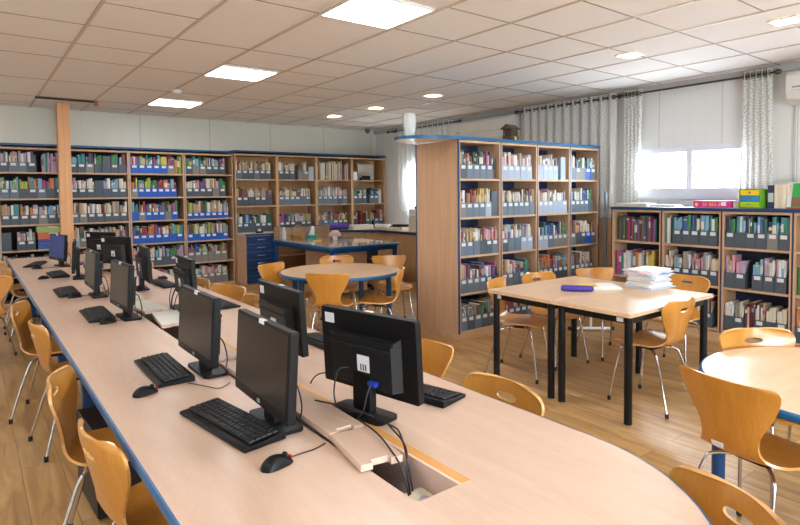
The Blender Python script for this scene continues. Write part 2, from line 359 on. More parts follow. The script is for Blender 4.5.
# solid rounded end with slot notch + two long sides
g=G()
endp=[p for p in arc]+[(XB,SY0),(XA,SY0)]
g.prism(endp,ZD-TH,ZD,0,0)
g.prism([(XA,SY0),(SX0,SY0),(SX0,YD),(XA,YD)],ZD-TH,ZD,0)
g.prism([(SX1,SY0),(XB,SY0),(XB,YD),(SX1,YD)],ZD-TH,ZD,0)
# channel closed strip between openings is made by the loose covers
dl(g.obj('desk_top',DESK,desk))
g=G(); w=.004
outl=[(XA,YD)]+arc+[(XB,YD)]
n=len(outl)
def off(i,d):
    p=Vector(outl[i]); a=Vector(outl[max(i-1,0)]); b=Vector(outl[min(i+1,n-1)]); t=(b-a).normalized(); q=Vector((t.y,-t.x)); return p+q*d
vs=[];prof=[(0,.0005),(.006,-.001),(.010,-.008),(.010,-.026),(.006,-.034),(0,-.036)]
for i in range(n):
    for d,z in prof: q=off(i,d); vs.append((q.x,q.y,ZD+z))
k=len(prof)
g.add(vs,[(i*k+j,(i+1)*k+j,(i+1)*k+j+1,i*k+j+1) for i in range(n-1) for j in range(k-1)],0,True)
g.box(XA-.006,XB+.006,YD,YD+.008,ZD-.034,ZD+.0005,0)
dl(g.obj('edge_band',BLUE,desk))
g=G(); g.box(SX1-.028,SX1+.004,SY0,YD,ZD-.012,ZD+.0012,0); g.box(SX1-.038,SX1-.028,SY0,YD,ZD-.19,ZD+.0006,1)
dl(g.obj('channel_lip',[ORG,INNER],desk))
g=G(); g.box(SX0-.01,SX1,SY0,YD-.02,ZD-.19,ZD-.178,0); g.box(SX0-.012,SX0,SY0,YD,ZD-.19,ZD-TH,0); g.box(SX0,SX1,SY0-.012,SY0,ZD-.19,ZD-TH,0)
dl(g.obj('cable_tray',[BLUEP],desk))
for x,YS in ((.62,(1.3,2.385,4.40,5.7,7.1,8.7)),(1.36,(1.3,1.92,3.2,5.7,7.6,8.7))):
    for y in YS:
        g=G(); g.box(x-.04,x+.04,y-.03,y+.03,.0,ZD-TH); g.box(x-.05,x+.05,y-.06,y+.06,0,.03)
        dl(g.obj('leg',BLUEP,desk,bev=.004))
g=G()
for x in (.62,1.36): g.box(x-.02,x+.02,1.3,8.7,ZD-.085,ZD-TH)
for y in (1.3,5.7,8.7): g.box(.62,1.36,y-.02,y+.02,ZD-.24,ZD-.195)
dl(g.obj('under_frame',BLUEP,desk))

# loose channel covers
def cover(name,lab,c,rz,lx,ly,m,z,tilt=(0,0),notch=True,grp='cable channel covers'):
    g=G(); a,b=lx/2,ly/2; t=.02
    P=[(-a,-b),(a,-b),(a,b-.05),(a-.025,b-.05),(a-.025,b-.09+.08),(a,b-.01),(a,b),(-a,b)] if not notch else [(-a,-b),(-.03,-b),(-.03,-b+.02),(.03,-b+.02),(.03,-b),(a,-b),(a,b),(-a,b)]
    g.prism(P,0,t,0,1)
    o=g.obj(name,[m,INNER],bev=0); o.location=(c[0],c[1],z); o.rotation_euler=(tilt[0],tilt[1],rz)
    tag(o,lab,'cover board',grp); return o
ZT=ZD+.004
cover('channel_cover','short beech cover board at the open cable hole, crossed by mouse cables',(.955,1.45),R(-9),.135,.24,DESK,ZT)
cover('channel_cover','long beech cover board skewed beside the big monitor back with plug cables',(.978,1.815),R(-1.5),.13,.46,DESK,ZT,(0,0))
cover('channel_cover','beech cover board lying behind the second screen from the rounded end',(.975,2.335),R(1.5),.13,.5,DESK,ZT)
cover('channel_cover','beech cover board ending at the dark gap in the cable channel',(.973,2.87),R(-1),.13,.5,DESK,ZT)
cover('channel_cover','pale cover board beside the dark gap, first of the pale ones',(1.005,3.77),R(-6),.16,.44,PALE,ZT)
cover('channel_cover','pale cover board in the middle of the pale ones',(.985,4.29),R(4),.16,.46,PALE,ZT)
cover('channel_cover','pale cover board farther along, last of the pale ones before the back monitors',(.99,4.84),R(-3),.15,.5,PALE,ZT)
for k,(y,l) in enumerate([(5.44,.6),(6.1,.69),(6.85,.7),(7.6,.7),(8.4,.8)]):
    cover('channel_cover','beech channel cover toward the post end of the desk, '+['beside the fourth screen','just short of the edge-on monitor','beside the edge-on monitor','beside the blue-screened monitor','at the post end'][k],(.972,y),0,.13,l-.01,DESK,ZT-.002,notch=False)
# multi socket in the hole
t=thing('socket_block','off-white multi-socket block inside the open cable hole of the desk','socket',(1.0,1.205,ZD-.125))
g=G(); g.prism(rrect(-.035,.035,-.07,.07,.01),-.05,.06,0); g.obj('body',CREAM,t,bev=.004)
for y in (-.035,.01):
    g=G(); g.cyl((0,y,.0605),(0,y,.062),.016,n=14); g.obj('outlet',SILV,t)

# ------------------------------------------------------------ chairs
def chair_shell(plain=False):
    st=[(.215,.418,.30),(.205,.436,.37),(.15,.446,.40),(.07,.444,.41),(-.02,.438,.405),(-.09,.436,.37),(-.14,.444,.30),(-.172,.468,.245),(-.188,.505,.225),(-.199,.55,.25),(-.210,.60,.31),(-.220,.645,.365),(-.229,.69,.405),(-.2345,.718,.415),(-.239,.743,.40),(-.2425,.762,.35),(-.244,.770,.27)]
    if plain: st=st[:9]+[(-.199,.55,.235),(-.210,.60,.285),(-.220,.645,.335),(-.229,.69,.38),(-.2345,.722,.405),(-.239,.748,.415),(-.2425,.764,.41),(-.244,.771,.375)]
    st=[(x*1.025,z*1.025,w*1.025) for x,z,w in st]
    tt=[-1,-.8,-.52,-.26,0,.26,.52,.8,1]
    vs=[]
    for i,(x,z,w) in enumerate(st):
        for q in tt:
            y=q*w/2
            if i<=7: dx,dz=0,.012*q*q
            else:
                k=min(1,(i-7)/4); dx,dz=.04*q*q*k,.012*q*q*(1-k)
            vs.append((x+dx,y,z+dz))
    n=len(tt); hole=set() if plain else {(12,3),(12,4)}
    fs=[(i*n+j,i*n+j+1,(i+1)*n+j+1,(i+1)*n+j) for i in range(len(st)-1) for j in range(n-1) if (i,j) not in hole]
    me=bpy.data.meshes.new('shell_cage'); me.from_pydata(vs,[],fs); me.materials.append(CHAIR); me.materials.append(CEDGE)
    o=bpy.data.objects.new('tmp',me); COL.objects.link(o)
    a=o.modifiers.new('a','SUBSURF'); a.levels=2
    b=o.modifiers.new('b','SOLIDIFY'); b.thickness=.011; b.offset=0; b.material_offset_rim=1
    dg=bpy.context.evaluated_depsgraph_get(); dg.update()
    m2=bpy.data.meshes.new_from_object(o.evaluated_get(dg)); m2.name='shell'
    bpy.data.objects.remove(o); m2.polygons.foreach_set('use_smooth',[True]*len(m2.polygons)); m2.set_sharp_from_angle(angle=R(50))
    return m2
proto_chair=thing('school_chair','x','chair')
o=bpy.data.objects.new('shell',chair_shell()); COL.objects.link(o); o.parent=proto_chair
FT={'f':(.235,.215),'b':(-.235,.215)}
for sx,sy_ in ((1,1),(1,-1),(-1,1),(-1,-1)):
    fx,fy=(.215*sx,.20*sy_) if sx>0 else (-.235,.20*sy_)
    if sx>0: pts=[(.03,.03*sy_,.418),(.10,.11*sy_,.421),(.135,.148*sy_,.412),(.15,.16*sy_,.39),(.175,.175*sy_,.27),(fx,fy,.02)]
    else: pts=[(-.0,.03*sy_,.408),(-.07,.10*sy_,.41),(-.105,.133*sy_,.40),(-.125,.147*sy_,.375),(-.165,.165*sy_,.26),(fx,fy,.02)]
    g=G(); g.tube(spline(pts,4),.0085,8); lg=g.obj('leg',CHROME,proto_chair)
    g=G(); g.tube([(fx-.001*sx,fy-.001*sy_,.032),(fx,fy,0)],.0125,10); g.obj('rubber_foot',RUB,lg)
g=G(); g.prism(rrect(-.05,.08,-.07,.07,.02),.405,.43); g.obj('seat_plate',BLKM,proto_chair)
PLAINSHELL=chair_shell(True)
def chair(bx,by,deg,lab,grp,plain=False,first=[True]):
    """bx,by: top of backrest, deg: direction it faces"""
    a=R(deg); loc=(bx+.235*math.cos(a),by+.235*math.sin(a),0)
    if first[0]:
        first[0]=False; proto_chair.location=loc; proto_chair.rotation_euler=(0,0,a); tag(proto_chair,lab,'chair',grp); return proto_chair
    c=dup(proto_chair,loc,a,lab,grp)
    if plain:
        for q in c.children:
            if q.name.startswith('shell'): q.data=PLAINSHELL
    return c
GA='chairs along the aisle side of the long desk'
chair(.288,2.04,9,'honey plywood chair back-on at the aisle side, next to the black tower',GA)
chair(.265,2.80,-18,'honey plywood chair swung to show its seat, second along the aisle side',GA)
chair(.29,4.06,7,'honey plywood chair back-on, third along the aisle side of the desk',GA)
chair(.245,4.86,-18,'honey plywood chair swung to show its seat, fourth along the aisle side',GA)
chair(.14,6.75,-112,'honey plywood chair pulled off the desk into the aisle, turned around',GA)
chair(.30,7.55,4,'honey plywood chair by the keyboard of the blue-screened monitor',GA)
chair(.27,8.3,8,'honey plywood chair at the post end of the aisle side',GA)
GB='chairs along the inner side of the long desk'
chair(1.522,.60,157,'honey plywood chair tucked at the curved end of the desk',GB)
chair(1.715,1.555,180,'honey plywood chair with handle hole, behind the straight desk edge near the tables',GB)
chair(1.85,2.27,197,'honey plywood chair beside the monitor back with plug cables',GB,True)
chair(1.715,4.04,180,'honey plywood chair on the inner desk side, by the back of the stickered monitor',GB)
chair(1.745,4.66,198,'turned honey plywood chair behind the keyboard of the third monitor back',GB,True)
chair(1.69,5.13,178,'honey plywood chair just beyond the turned one on the inner desk side',GB)
chair(1.66,6.95,180,'honey plywood chair far along the inner desk side, before the blue files',GB)
GT='chairs around the black-legged tables'
chair(3.635,3.45,-68,'honey plywood chair at the tables closest to the bookcase end panel',GT,True)
chair(4.275,3.5,-98,'honey plywood chair with handle hole, middle one against the freestanding bookcase',GT)
chair(4.93,3.33,-112,'honey plywood chair between tables and window bookcase, behind the booklets',GT,True)
chair(5.13,2.5,182,'honey plywood chair behind the paper stack with a dark handle hole',GT)
chair(3.94,1.94,88,'honey plywood chair with its back to the round table in the window corner',GT)
GR='chairs around the round table in the window corner'
cf=chair(2.405,1.025,-10,'honey plywood chair with a white sticker low on its back, at the corner round table',GR,True)
g=G(); g.box(-.224,-.2225,-.0,.05,.575,.597); o=g.obj('sticker',STICK,cf); o.rotation_euler=(0,R(-10),0); o.location=(.098,0,-.03)
chair(3.42,1.30,-125,'honey plywood chair behind the corner round table, facing over it',GR)
GC='chairs around the middle round table'
chair(2.70,4.72,49,'honey plywood chair back-on between monitors and the middle round table',GC,True)
chair(2.63,5.86,-66,'honey plywood chair at the middle round table near the drawer cabinet',GC,True)
chair(3.60,6.05,-115,'honey plywood chair between the middle round table and the glass-topped desk',GC)
chair(4.08,5.62,-114,'pale-lit honey plywood chair beside the bookcase end panel, facing out',GC,True)
chair(3.50,4.58,137,'honey plywood chair seen edge-on at the middle round table',GC)

# ------------------------------------------------------------ tables
def rtable(x,y,r,z,lab,AN):
    t=thing('round_table',lab,'table',(x,y,0),0,'round tables')
    c=[(r*math.cos(2*PI*k/64),r*math.sin(2*PI*k/64)) for k in range(64)]
    G().prism(c,z-.028,z,0,0).obj('table_top',TABT,t)
    g=G(); g.lathe([(r-.002,z+.0006),(r+.007,z-.002),(r+.011,z-.010),(r+.010,z-.026),(r+.004,z-.034),(r-.03,z-.034)],n=64); g.obj('edge_band',BLUE,t)
    for k in range(4):
        a=R(AN[k]); px,py=(r-.075)*math.cos(a),(r-.075)*math.sin(a)
        g=G(); g.cyl((px,py,0.012),(px,py,z-.028),.029,n=18); l=g.obj('leg',BLUEP,t)
        g=G(); g.cyl((px,py,0),(px,py,.014),.031,n=18); g.obj('foot_cap',RUB,l)
    g=G()
    for k in range(4):
        a=R(AN[k]); b=R(AN[(k+1)%4]); q=r-.075
        p0=Vector((q*math.cos(a),q*math.sin(a),0)); p1=Vector((q*math.cos(b),q*math.sin(b),0)); d=(p1-p0).normalized()*.02; nn=Vector((-d.y,d.x,0))*.6
        g.extr([tuple(p0+d+nn+Vector((0,0,z-.075))),tuple(p0+d-nn+Vector((0,0,z-.075))),tuple(p0+d-nn+Vector((0,0,z-.028))),tuple(p0+d+nn+Vector((0,0,z-.028)))],tuple(p1-p0-2*d))
    g.obj('apron',BLUEP,t); return t
rtable(3.24,5.37,.645,.71,'round blue-edged table in the middle, ringed by five chairs',[33,123,195,303])
rtable(3.03,.745,.59,.71,'round blue-edged table in the window corner, cut by the frame',[27,117,207,297])
def btable(y0,y1,lab,stick):
    x0,x1,z=3.395,4.56,.75
    t=thing('reading_table',lab,'table',((x0+x1)/2,(y0+y1)/2,0),0,'black-legged reading tables')
    hx,hy=(x1-x0)/2,(y1-y0)/2-.001
    G().prism(rrect(-hx,hx,-hy,hy,.01),z-.026,z,0).obj('table_top',TABT,t,bev=.003)
    q=.046
    for sx in (-1,1):
        for sy_ in (-1,1):
            px,py=sx*(hx-q-.012),sy_*(hy-q)
            g=G(); g.cyl((px,py,.01),(px,py,z-.026),.0265,n=18); l=g.obj('leg',BLKM,t)
            g=G(); g.cyl((px,py,0),(px,py,.012),.0275,n=18); g.obj('foot_cap',RUB,l)
    g=G(); a,b=hx-q-.012,hy-q
    for s in (-1,1):
        g.box(-a,a,s*b-.012,s*b+.012,z-.078,z-.026); g.box(s*a-.012,s*a+.012,-b,b,z-.078,z-.026)
    g.obj('apron_frame',BLKM,t)
    G().box(-a-.0135,-a-.0115,stick-.025,stick+.025,z-.07,z-.04).obj('sticker',STICK,t)
    return t
btable(2.642,3.29,'black-legged beech table nearest the freestanding bookcase, pencil case on it',.24)
btable(2.015,2.64,'black-legged beech table with the tall paper stack, close to the round table',-.21)

# ------------------------------------------------------------ things on the reading tables
rr=random.Random(3)
cols=[(240,240,240),(232,214,224),(226,230,238),(238,232,222),(214,226,236),(236,222,226)]
zz=ZD; px0,py0=4.52,2.52
for k in range(17):
    th=rr.uniform(.006,.011); w,h=rr.uniform(.205,.23),rr.uniform(.285,.315); a=R(rr.uniform(-9,9)+90)
    c=cols[k%6]
    if k==16: c,w,h=(244,244,238),.22,.31
    if k==15: c,w,h,a=(236,192,214),.23,.33,R(70)
    if k==0: c,w,h,a=(178,204,226),.25,.33,R(84)
    t=thing('booklet',['lowest, pale blue, wide','second from the bottom','third from the bottom','fourth from the bottom','fifth from the bottom','sixth from the bottom','seventh from the bottom','eighth from the bottom','middle one','eighth from the top','seventh from the top','sixth from the top','fifth from the top','fourth from the top','third from the top','pink, second from the top','topmost, white'][k]+' booklet in the paper stack on the table','booklet',(px0+rr.uniform(-.012,.012),py0+rr.uniform(-.012,.012),zz),a,'paper stack')
    cm=mat('booklet cover %d'%(k if k in (0,15,16) else k%6),c,.5)
    G().box(-w/2+.003,w/2-.003,-h/2+.003,h/2-.003,.0015,th-.0015).obj('pages',PAGES if k%3 else WHITE,t)
    g=G(); g.box(-w/2,w/2,-h/2,h/2,0,.0015); g.box(-w/2,w/2,-h/2,h/2,th-.0015,th); g.box(-w/2,-w/2+.0012,-h/2,h/2,.0015,th-.0015); g.obj('cover',cm,t)
    zz+=th
# pencil case
t=thing('pencil_case','violet-blue patterned pencil case lying on the reading table','pencil case',(3.87,2.76,ZD),R(-50))
def pc(u,v):
    a=2*PI*v; x=(u-.5)*.25; k=1-.25*abs(2*u-1)**6; return (x,.034*k*math.cos(a),.024+.024*k*math.sin(a))
g=G(); g.grid(pc,12,16); g.add([pc(0,j/16) for j in range(16)],[tuple(range(16))]); g.add([pc(1,j/16) for j in range(16)],[tuple(range(16))[::-1]]); g.obj('case',mat('violet fabric',(66,52,150),.6,0,.35,30),t)
g=G(); g.tube([(-.12,0,.0485),(.12,0,.0485)],.0025,6); z=g.obj('zip',mat('pink zip',(206,110,120),.5),t)
g=G(); g.box(.12,.145,-.006,.006,.044,.05); g.obj('zip_pull',SILV,z)
for k,(x,y,a,c,lab) in enumerate([(4.155,2.74,-40,(92,186,206),'teal and white booklet under the yellow one on the table'),(4.14,2.755,-36,(238,206,60),'yellow and white booklet on top of the teal one')]):
    zb=ZD+.012*k
    t=thing('booklet',lab,'booklet',(x,y,zb),R(a))
    G().box(-.147,.147,-.1,.1,.001,.011).obj('pages',WHITE,t)
    g=G(); g.box(-.15,-.01,-.103,.103,.0105,.012,0); g.box(-.01,.15,-.103,.103,.0105,.012,1); g.box(-.15,.15,-.103,.103,0,.0012,0); g.obj('cover',[mat('booklet tint %d'%k,c,.5),STICK],t)

# ------------------------------------------------------------ computers
def monitor_proto(back):
    t=thing('computer_monitor','x','monitor')
    W2,Hh,zb=.238,.295,.075; tl=R(3.5)
    def tilt(o): o.location=(0,0,zb); o.rotation_euler=(0,-tl if True else 0,0); return o
    # local: screen faces +x
    g=G(); P=rrect(-W2,W2,0,Hh,.008,3)
    g.extr([(-.0,y,z) for y,z in P],(-.03,0,0)); b=tilt(g.obj('bezel',PLAS,t,bev=.003))
    g=G(); g.box(0.0,.0016,-W2+.014,W2-.014,.034,Hh-.014); tilt(g.obj('screen',SCRB if back=='lit' else SCR,t))
    g=G(); g.box(0,.0022,-.012,.012,.010,.022); tilt(g.obj('badge',SILV,t))
    g=G(); g.box(-.012,.0012,-.022,.022,Hh-.002,Hh+.0008); g.box(-.0002,.0012,-.022,.022,Hh-.014,Hh); tilt(g.obj('top_sticker',STICK,t))
    g=G(); hs=[(-.03,-.17),(-.065,-.15),(-.065,.15),(-.03,.17)]
    g.prism(hs,.035,.205); g.extr([(-.03,-.17,.205),(-.065,-.15,.205),(-.03,-.17,.225)],(0,0.001,0))
    g.box(-.066,-.03,-.155,.155,.198,.212); h=tilt(g.obj('rear_housing',PLASG,t,bev=.006))
    g=G(); g.box(-.0662,-.065,-.15,.15,.176,.184); g.box(-.0665,-.064,-.09,.09,.045,.06); g.obj('vent_slot',DARKG,h)
    g=G(); g.box(-.0662,-.065,-.045,.015,.09,.15,0); 
    for q in range(3): g.box(-.0666,-.066,-.03+.012*q,-.024+.012*q,.094,.118,1)
    g.obj('rating_label',[STICK,CABLE],h)
    g=G(); g.box(-.0312,-.03,.165,.215,Hh-.06,Hh-.022); tilt(g.obj('asset_sticker',STICK,t))
    g=G(); g.box(-.085,-.064,-.085,-.05,.05,.066); tilt(g.obj('video_plug',VGA,t))
    g=G(); g.box(-.07,-.035,-.045,.045,.012,.16); g.obj('neck',PLAS,t,bev=.006)
    g=G(); g.prism(rrect(-.115,-.006,-.13,.13,.025),.0016,.014); g.obj('base',PLAS,t,bev=.004)
    g=G(); a=.07
    pl=[(-.085,-.067,zb+.058),(-.105,-.067,zb+.03),(-.12,-.06,zb-.03),(-.122,-.05,.03),(-.125,-.03,.0055)]
    g.tube(spline(pl,5),.003,6); g.obj('video_cable',CABLE,t)
    g=G(); g.tube(spline([(-.066,.06,zb+.085),(-.10,.085,zb+.08),(-.12,.09,.08),(-.123,.07,.02),(-.125,.05,.0055)],5),.003,6); g.obj('power_cable',CABLE,t)
    return t
def put(o,first,loc,rz,lab,grp): 
    if first: o.location=loc; o.rotation_euler=(0,0,rz); o['label']=lab; o['group']=grp; return o
    return dup(o,loc,rz,lab,grp)
mp_=monitor_proto('dark'); ml_=monitor_proto('lit')
GM='monitors on the long desk'
# screen centre x,y and facing (deg)
ML=[(.775,1.84,178,'black monitor with screen toward the aisle, first from the rounded desk end'),(.785,2.58,180,'black monitor with screen toward the aisle, second from the rounded end'),(.757,4.04,182,'black monitor with screen toward the aisle, beside the pale cover boards'),(.748,5.09,180,'black monitor with screen toward the aisle, beyond the pale cover boards'),(.785,6.33,172,'black monitor seen nearly edge-on, next before the blue-screened one')]
MR=[(1.178,1.72,12,'black monitor back with power and blue plug cables, nearest the rounded end'),(1.20,2.49,-2,'black monitor back with white corner sticker, second from the rounded end'),(1.235,4.10,-4,'leaning black monitor back behind the pale cover boards'),(1.22,5.22,-4,'black monitor back seen at a slant beyond the pale boards'),(1.27,6.68,24,'broad black monitor back, the nearer one by the post'),(1.29,7.66,30,'broad black monitor back behind another, by the wall bookcase')]
for k,(x,y,d,lab) in enumerate(ML+MR): put(mp_,k==0,(x,y,ZD),R(d),lab,GM)
put(ml_,True,(.783,7.53,ZD),R(192),'black monitor with blue lit screen in front of the post',GM)
def kb_proto():
    t=thing('keyboard','x','keyboard')
    # local: user side at -y... length along x .45, depth .16
    g=G(); P=[(-.075,0.0),(-.083,.006),(-.078,.014),(.0,.019),(.07,.026),(.074,.022),(.074,0)]
    g.extr([(-.228,y,z) for y,z in P],(.456,0,0)); g.obj('body',PLAS,t,bev=.004)
    g=G()
    rows=[(-.042,[.06]*1+[.145]+[.05]+[.02]*8),(-.020,[.03]+[.019]*11+[.04]+[.019]*5),(0.001,[.02]*13+[.02]*5),(.022,[.02]*18),(.043,[.02]*18)]
    for ri,(y,ws) in enumerate(rows):
        x=-.214; s=.428/sum(ws); 
        for w in ws:
            z=.0165+(y+.075)*.07
            w2=w*s; a0,a1,b0,b1=x+.001,x+w2-.001,y-.0095,y+.0095
            g.add([(a0,b0,z),(a1,b0,z),(a1,b1,z+.0015),(a0,b1,z+.0015),(a0+.002,b0+.002,z+.006),(a1-.002,b0+.002,z+.006),(a1-.002,b1-.002,z+.0075),(a0+.002,b1-.002,z+.0075)],[(4,5,6,7),(0,1,5,4),(1,2,6,5),(2,3,7,6),(3,0,4,7)])
            x+=w2
    g.obj('keys',KEYM,t); return t
kp=kb_proto()
GK='keyboards on the long desk'
def kb(x,y,d,lab,first=[True]):
    put(kp,first[0],(x,y,ZD),R(d),lab,GK); first[0]=False
# d = direction of local +y (away from the user) minus 90
KL=[(.70,1.905,-82,'black keyboard of the first aisle-side screen, at the rounded end'),(.685,2.695,-91,'black keyboard of the second aisle-side screen'),(.665,4.24,-91,'black keyboard beside the pale boards screen on the aisle side'),(.63,5.41,-91,'black keyboard of the fourth aisle-side screen, near the edge-on monitor'),(.705,6.69,-89,'black keyboard in front of the edge-on monitor'),(.61,7.87,-106,'black keyboard of the blue-screened monitor')]
for k in KL: kb(*k)
KR=[(1.395,1.80,104,'black keyboard poking out beside the monitor back with plug cables'),(1.50,2.60,92,'black keyboard between the two nearest monitor backs'),(1.44,4.12,91,'black keyboard beside the leaning monitor back'),(1.385,5.33,92,'black keyboard by the slanted monitor back and a mouse')]
for k in KR: kb(*k)
def mouse_proto():
    t=thing('mouse','x','mouse')
    def fn(u,v):
        a=PI*v; l=(u-.5)*.108; k=max(0.0,1-(abs(2*u-1))**3)**.5
        return (l,.030*k*math.cos(a)*(1-.12*math.sin(PI*u)*0.6),.001+(.034*math.sin(PI*(u*.75+.2))**.8)*k*math.sin(a)**.8)
    g=G(); g.grid(fn,16,12); g.add([fn(i/16,0) for i in range(17)]+[fn(i/16,1) for i in range(17)],[(i,i+1,17+i+1,17+i) for i in range(16)]); g.obj('body',PLAS,t)
    g=G(); g.cyl((.028,-.004,.024),(.028,.004,.024),.009,n=14); g.obj('wheel',PLASG,t)
    g=G(); g.box(.046,.051,-.008,.008,.009,.0165); g.obj('red_emblem',RED,t)
    g=G(); g.tube(spline([(.05,0,.008),(.09,.003,.004),(.14,-.006,.0035),(.19,.0,.0035)],6),.0021,6); g.obj('cable',CABLE,t)
    return t
mo=mouse_proto()
def ms(x,y,d,lab,first=[True]):
    put(mo,first[0],(x,y,ZD),R(d),lab,'mice on the long desk'); first[0]=False
for m_ in [(.70,1.535,12,'black mouse nearest the rounded desk end, before the first keyboard'),(.545,2.43,20,'black mouse between the first and second aisle-side keyboards'),(.68,3.95,14,'black mouse by the pale boards screen and its keyboard'),(.65,5.13,10,'black mouse overlapping the keyboard of the fourth aisle-side screen'),(.565,6.49,18,'black mouse before the keyboard of the edge-on monitor'),(.59,7.45,0,'black mouse near the blue-screened monitor'),(1.455,5.68,190,'black mouse beside the slanted monitor back')]: ms(*m_)
# long loose cables over the covers
def cab(lab,pts,r=.003,name='cable'):
    g=G(); g.tube(spline(pts,6),r,7); return tag(g.obj(name,CABLE),lab,'cable','cables around the open channel')
zc=ZD+.031
cab('black mouse cable crossing the short cover board to the open hole',[(1.03,1.60,zc+.004),(1.02,1.48,zc+.002),(.99,1.37,zc),(.975,1.29,ZD+.005),(.97,1.25,ZD-.06)],.003)
cab('black video cable dropping from the blue plug into the open hole',[(1.05,1.74,ZD+.02),(1.10,1.60,zc),(1.075,1.46,zc),(1.03,1.34,ZD+.03),(.99,1.28,ZD-.02),(.985,1.25,ZD-.11)])
cab('black power cable looping over the desk behind the nearest monitor back',[(1.0,1.85,zc+.006),(1.06,1.68,zc+.01),(1.12,1.55,ZD+.012),(1.07,1.42,zc+.004),(1.01,1.30,ZD-.01),(1.0,1.26,ZD-.11)])
cab('thin black cable curling beside the long skewed cover board',[(1.13,2.13,ZD-.04),(1.13,2.12,ZD+.01),(1.16,2.08,ZD+.05),(1.22,1.98,ZD+.05),(1.27,1.93,ZD+.01),(1.20,1.90,ZD+.007)],.003)
cab('black cable arching out of the channel to the leaning monitor',[(1.075,4.0,ZD+.03),(1.09,4.02,ZD+.10),(1.13,4.08,ZD+.15),(1.165,4.12,ZD+.16)],.005)
cab('grey-black lead lying from the second mouse across the desk top',[(.86,2.34,ZD+.004),(.80,2.30,ZD+.004),(.76,2.37,ZD+.004),(.72,2.45,ZD+.004)],.002)
# PC tower under the desk
t=thing('computer_tower','black computer tower on the floor under the aisle side of the desk','computer',(.53,3.2,0),R(3))
G().box(-.10,.10,-.22,.22,.012,.42).obj('case',BLKM,t,bev=.006)
g=G(); g.box(-.088,.088,-.226,-.219,.02,.41,0); g.box(-.07,.07,-.229,-.2255,.33,.37,1); g.cyl((0,-.226,.27),(0,-.229,.27),.012,n=14,m=1); g.obj('front_panel',[PLASG,BLKM],t)
g=G(); g.box(-.04,.02,-.2305,-.2292,.13,.14); g.obj('badge',SILV,t)
for sx in(-.07,.07): G().box(sx-.02,sx+.02,-.18,.18,0,.013).obj('foot',RUB,t)
# ------------------------------------------------------------ bookcases
# local frame: x along the front (viewer's left to right), y into the case, z up
CASES={}
def bookcase(key,name_lab,org,rz,units,top,zs,depth,plinth,backm,frontm,double=False,strip=True,woodm=SHELF,grp='bookcases'):
    t=thing('bookcase',name_lab,'bookcase',org,rz,grp)
    x0,x1=units[0],units[-1]; pw=BEECH if woodm is SHELF else woodm
    bays=[]
    full=depth
    bd=depth/2 if double else depth
    g=G(); g.box(x0+.004,x1-.004,.012,full-.012,0,plinth); g.obj('plinth',woodm,t)
    def side(x,w): return
    # end panels / uprights
    for i,x in enumerate(units):
        if i==0: a,b=x,x+.022
        elif i==len(units)-1: a,b=x-.022,x
        else: a,b=x-.024,x+.024
        g=G(); g.box(a,b,.002,full-.002,plinth,top-.03); g.obj('end_panel' if i in (0,len(units)-1) else 'upright',pw,t)
        if strip:
            g=G(); q=.007
            if i==0: g.box(a-.001,a+.011,-.001,.02,plinth,top-.03)
            elif i==len(units)-1: g.box(b-.009,b+.001,-.001,.02,plinth,top-.03)
            else: g.box(x-q,x+q,-.0012,.02,plinth,top-.03)
            if double and i in(0,):
                g.box(a-.001,a+.011,full-.02,full+.001,plinth,top-.03)
            g.obj('edge_strip',frontm,t)
    g=G(); g.box(x0+.02,x1-.02,bd-.02,bd-.004,plinth,top-.03); g.obj('back_panel',backm,t)
    if double:
        g=G(); g.box(x0+.02,x1-.02,bd+.004,bd+.02,plinth,top-.03)
        g.obj('back_panel',backm,t)
    for i in range(len(units)-1):
        a=units[i]+(.022 if i==0 else .024); b=units[i+1]-(.022 if i==len(units)-2 else .024)
        for k,z in enumerate(zs):
            g=G(); g.box(a,b,.008,bd-.02,z-.011,z+.011); g.obj('shelf_board',SHELF,t)
            if double: G().box(a,b,bd+.02,full-.008,z-.011,z+.011).obj('shelf_board',woodm,t)
        G().box(a,b,.003,bd-.02,top-.054,top-.031).obj('top_rail',woodm,t)
        zz=zs+[top-.054]
        bays.append([(a,b,zz[k]+.0112,(zz[k+1]-.011)) for k in range(len(zs))])
    CASES[key]=(t,Vector(org),rz,bays,bd)
    return t
# freestanding bookcase
MB=[0,.63,1.245,1.865,2.465]
mb=bookcase('mid','double-sided beech bookcase with blue top standing free behind the tables',(4.04,4.315,0),0,MB,2.125,[.083,.48,.875,1.28,1.685],.71,.072,NAVY,BLUEP,True)
g=G(); a=.52
pl=[(2.475,-.008),(2.475,.718)]+[(.02-a*math.sin(R(k)),.355+.363*math.cos(R(k))) for k in range(0,181,6)]
g.prism(pl,2.1,2.131,1,0); g.prism([(p[0]*.999+.002,.355+(p[1]-.355)*.995) for p in pl],2.131,2.133,0)
g.obj('top_board',[BLUE,WHITE],mb)
# window bookcase, front faces -X
lc=bookcase('low','low beech bookcase with navy top along the window wall',(6.05,3.845,0),R(-90),[0,.61,1.235,1.86,2.485],1.365,[.121,.559,.966],.64,.10,NAVY,NAVY,True)
G().box(-.01,2.495,-.012,.65,1.336,1.368).obj('top_board',NAVYF,lc,bev=.003)
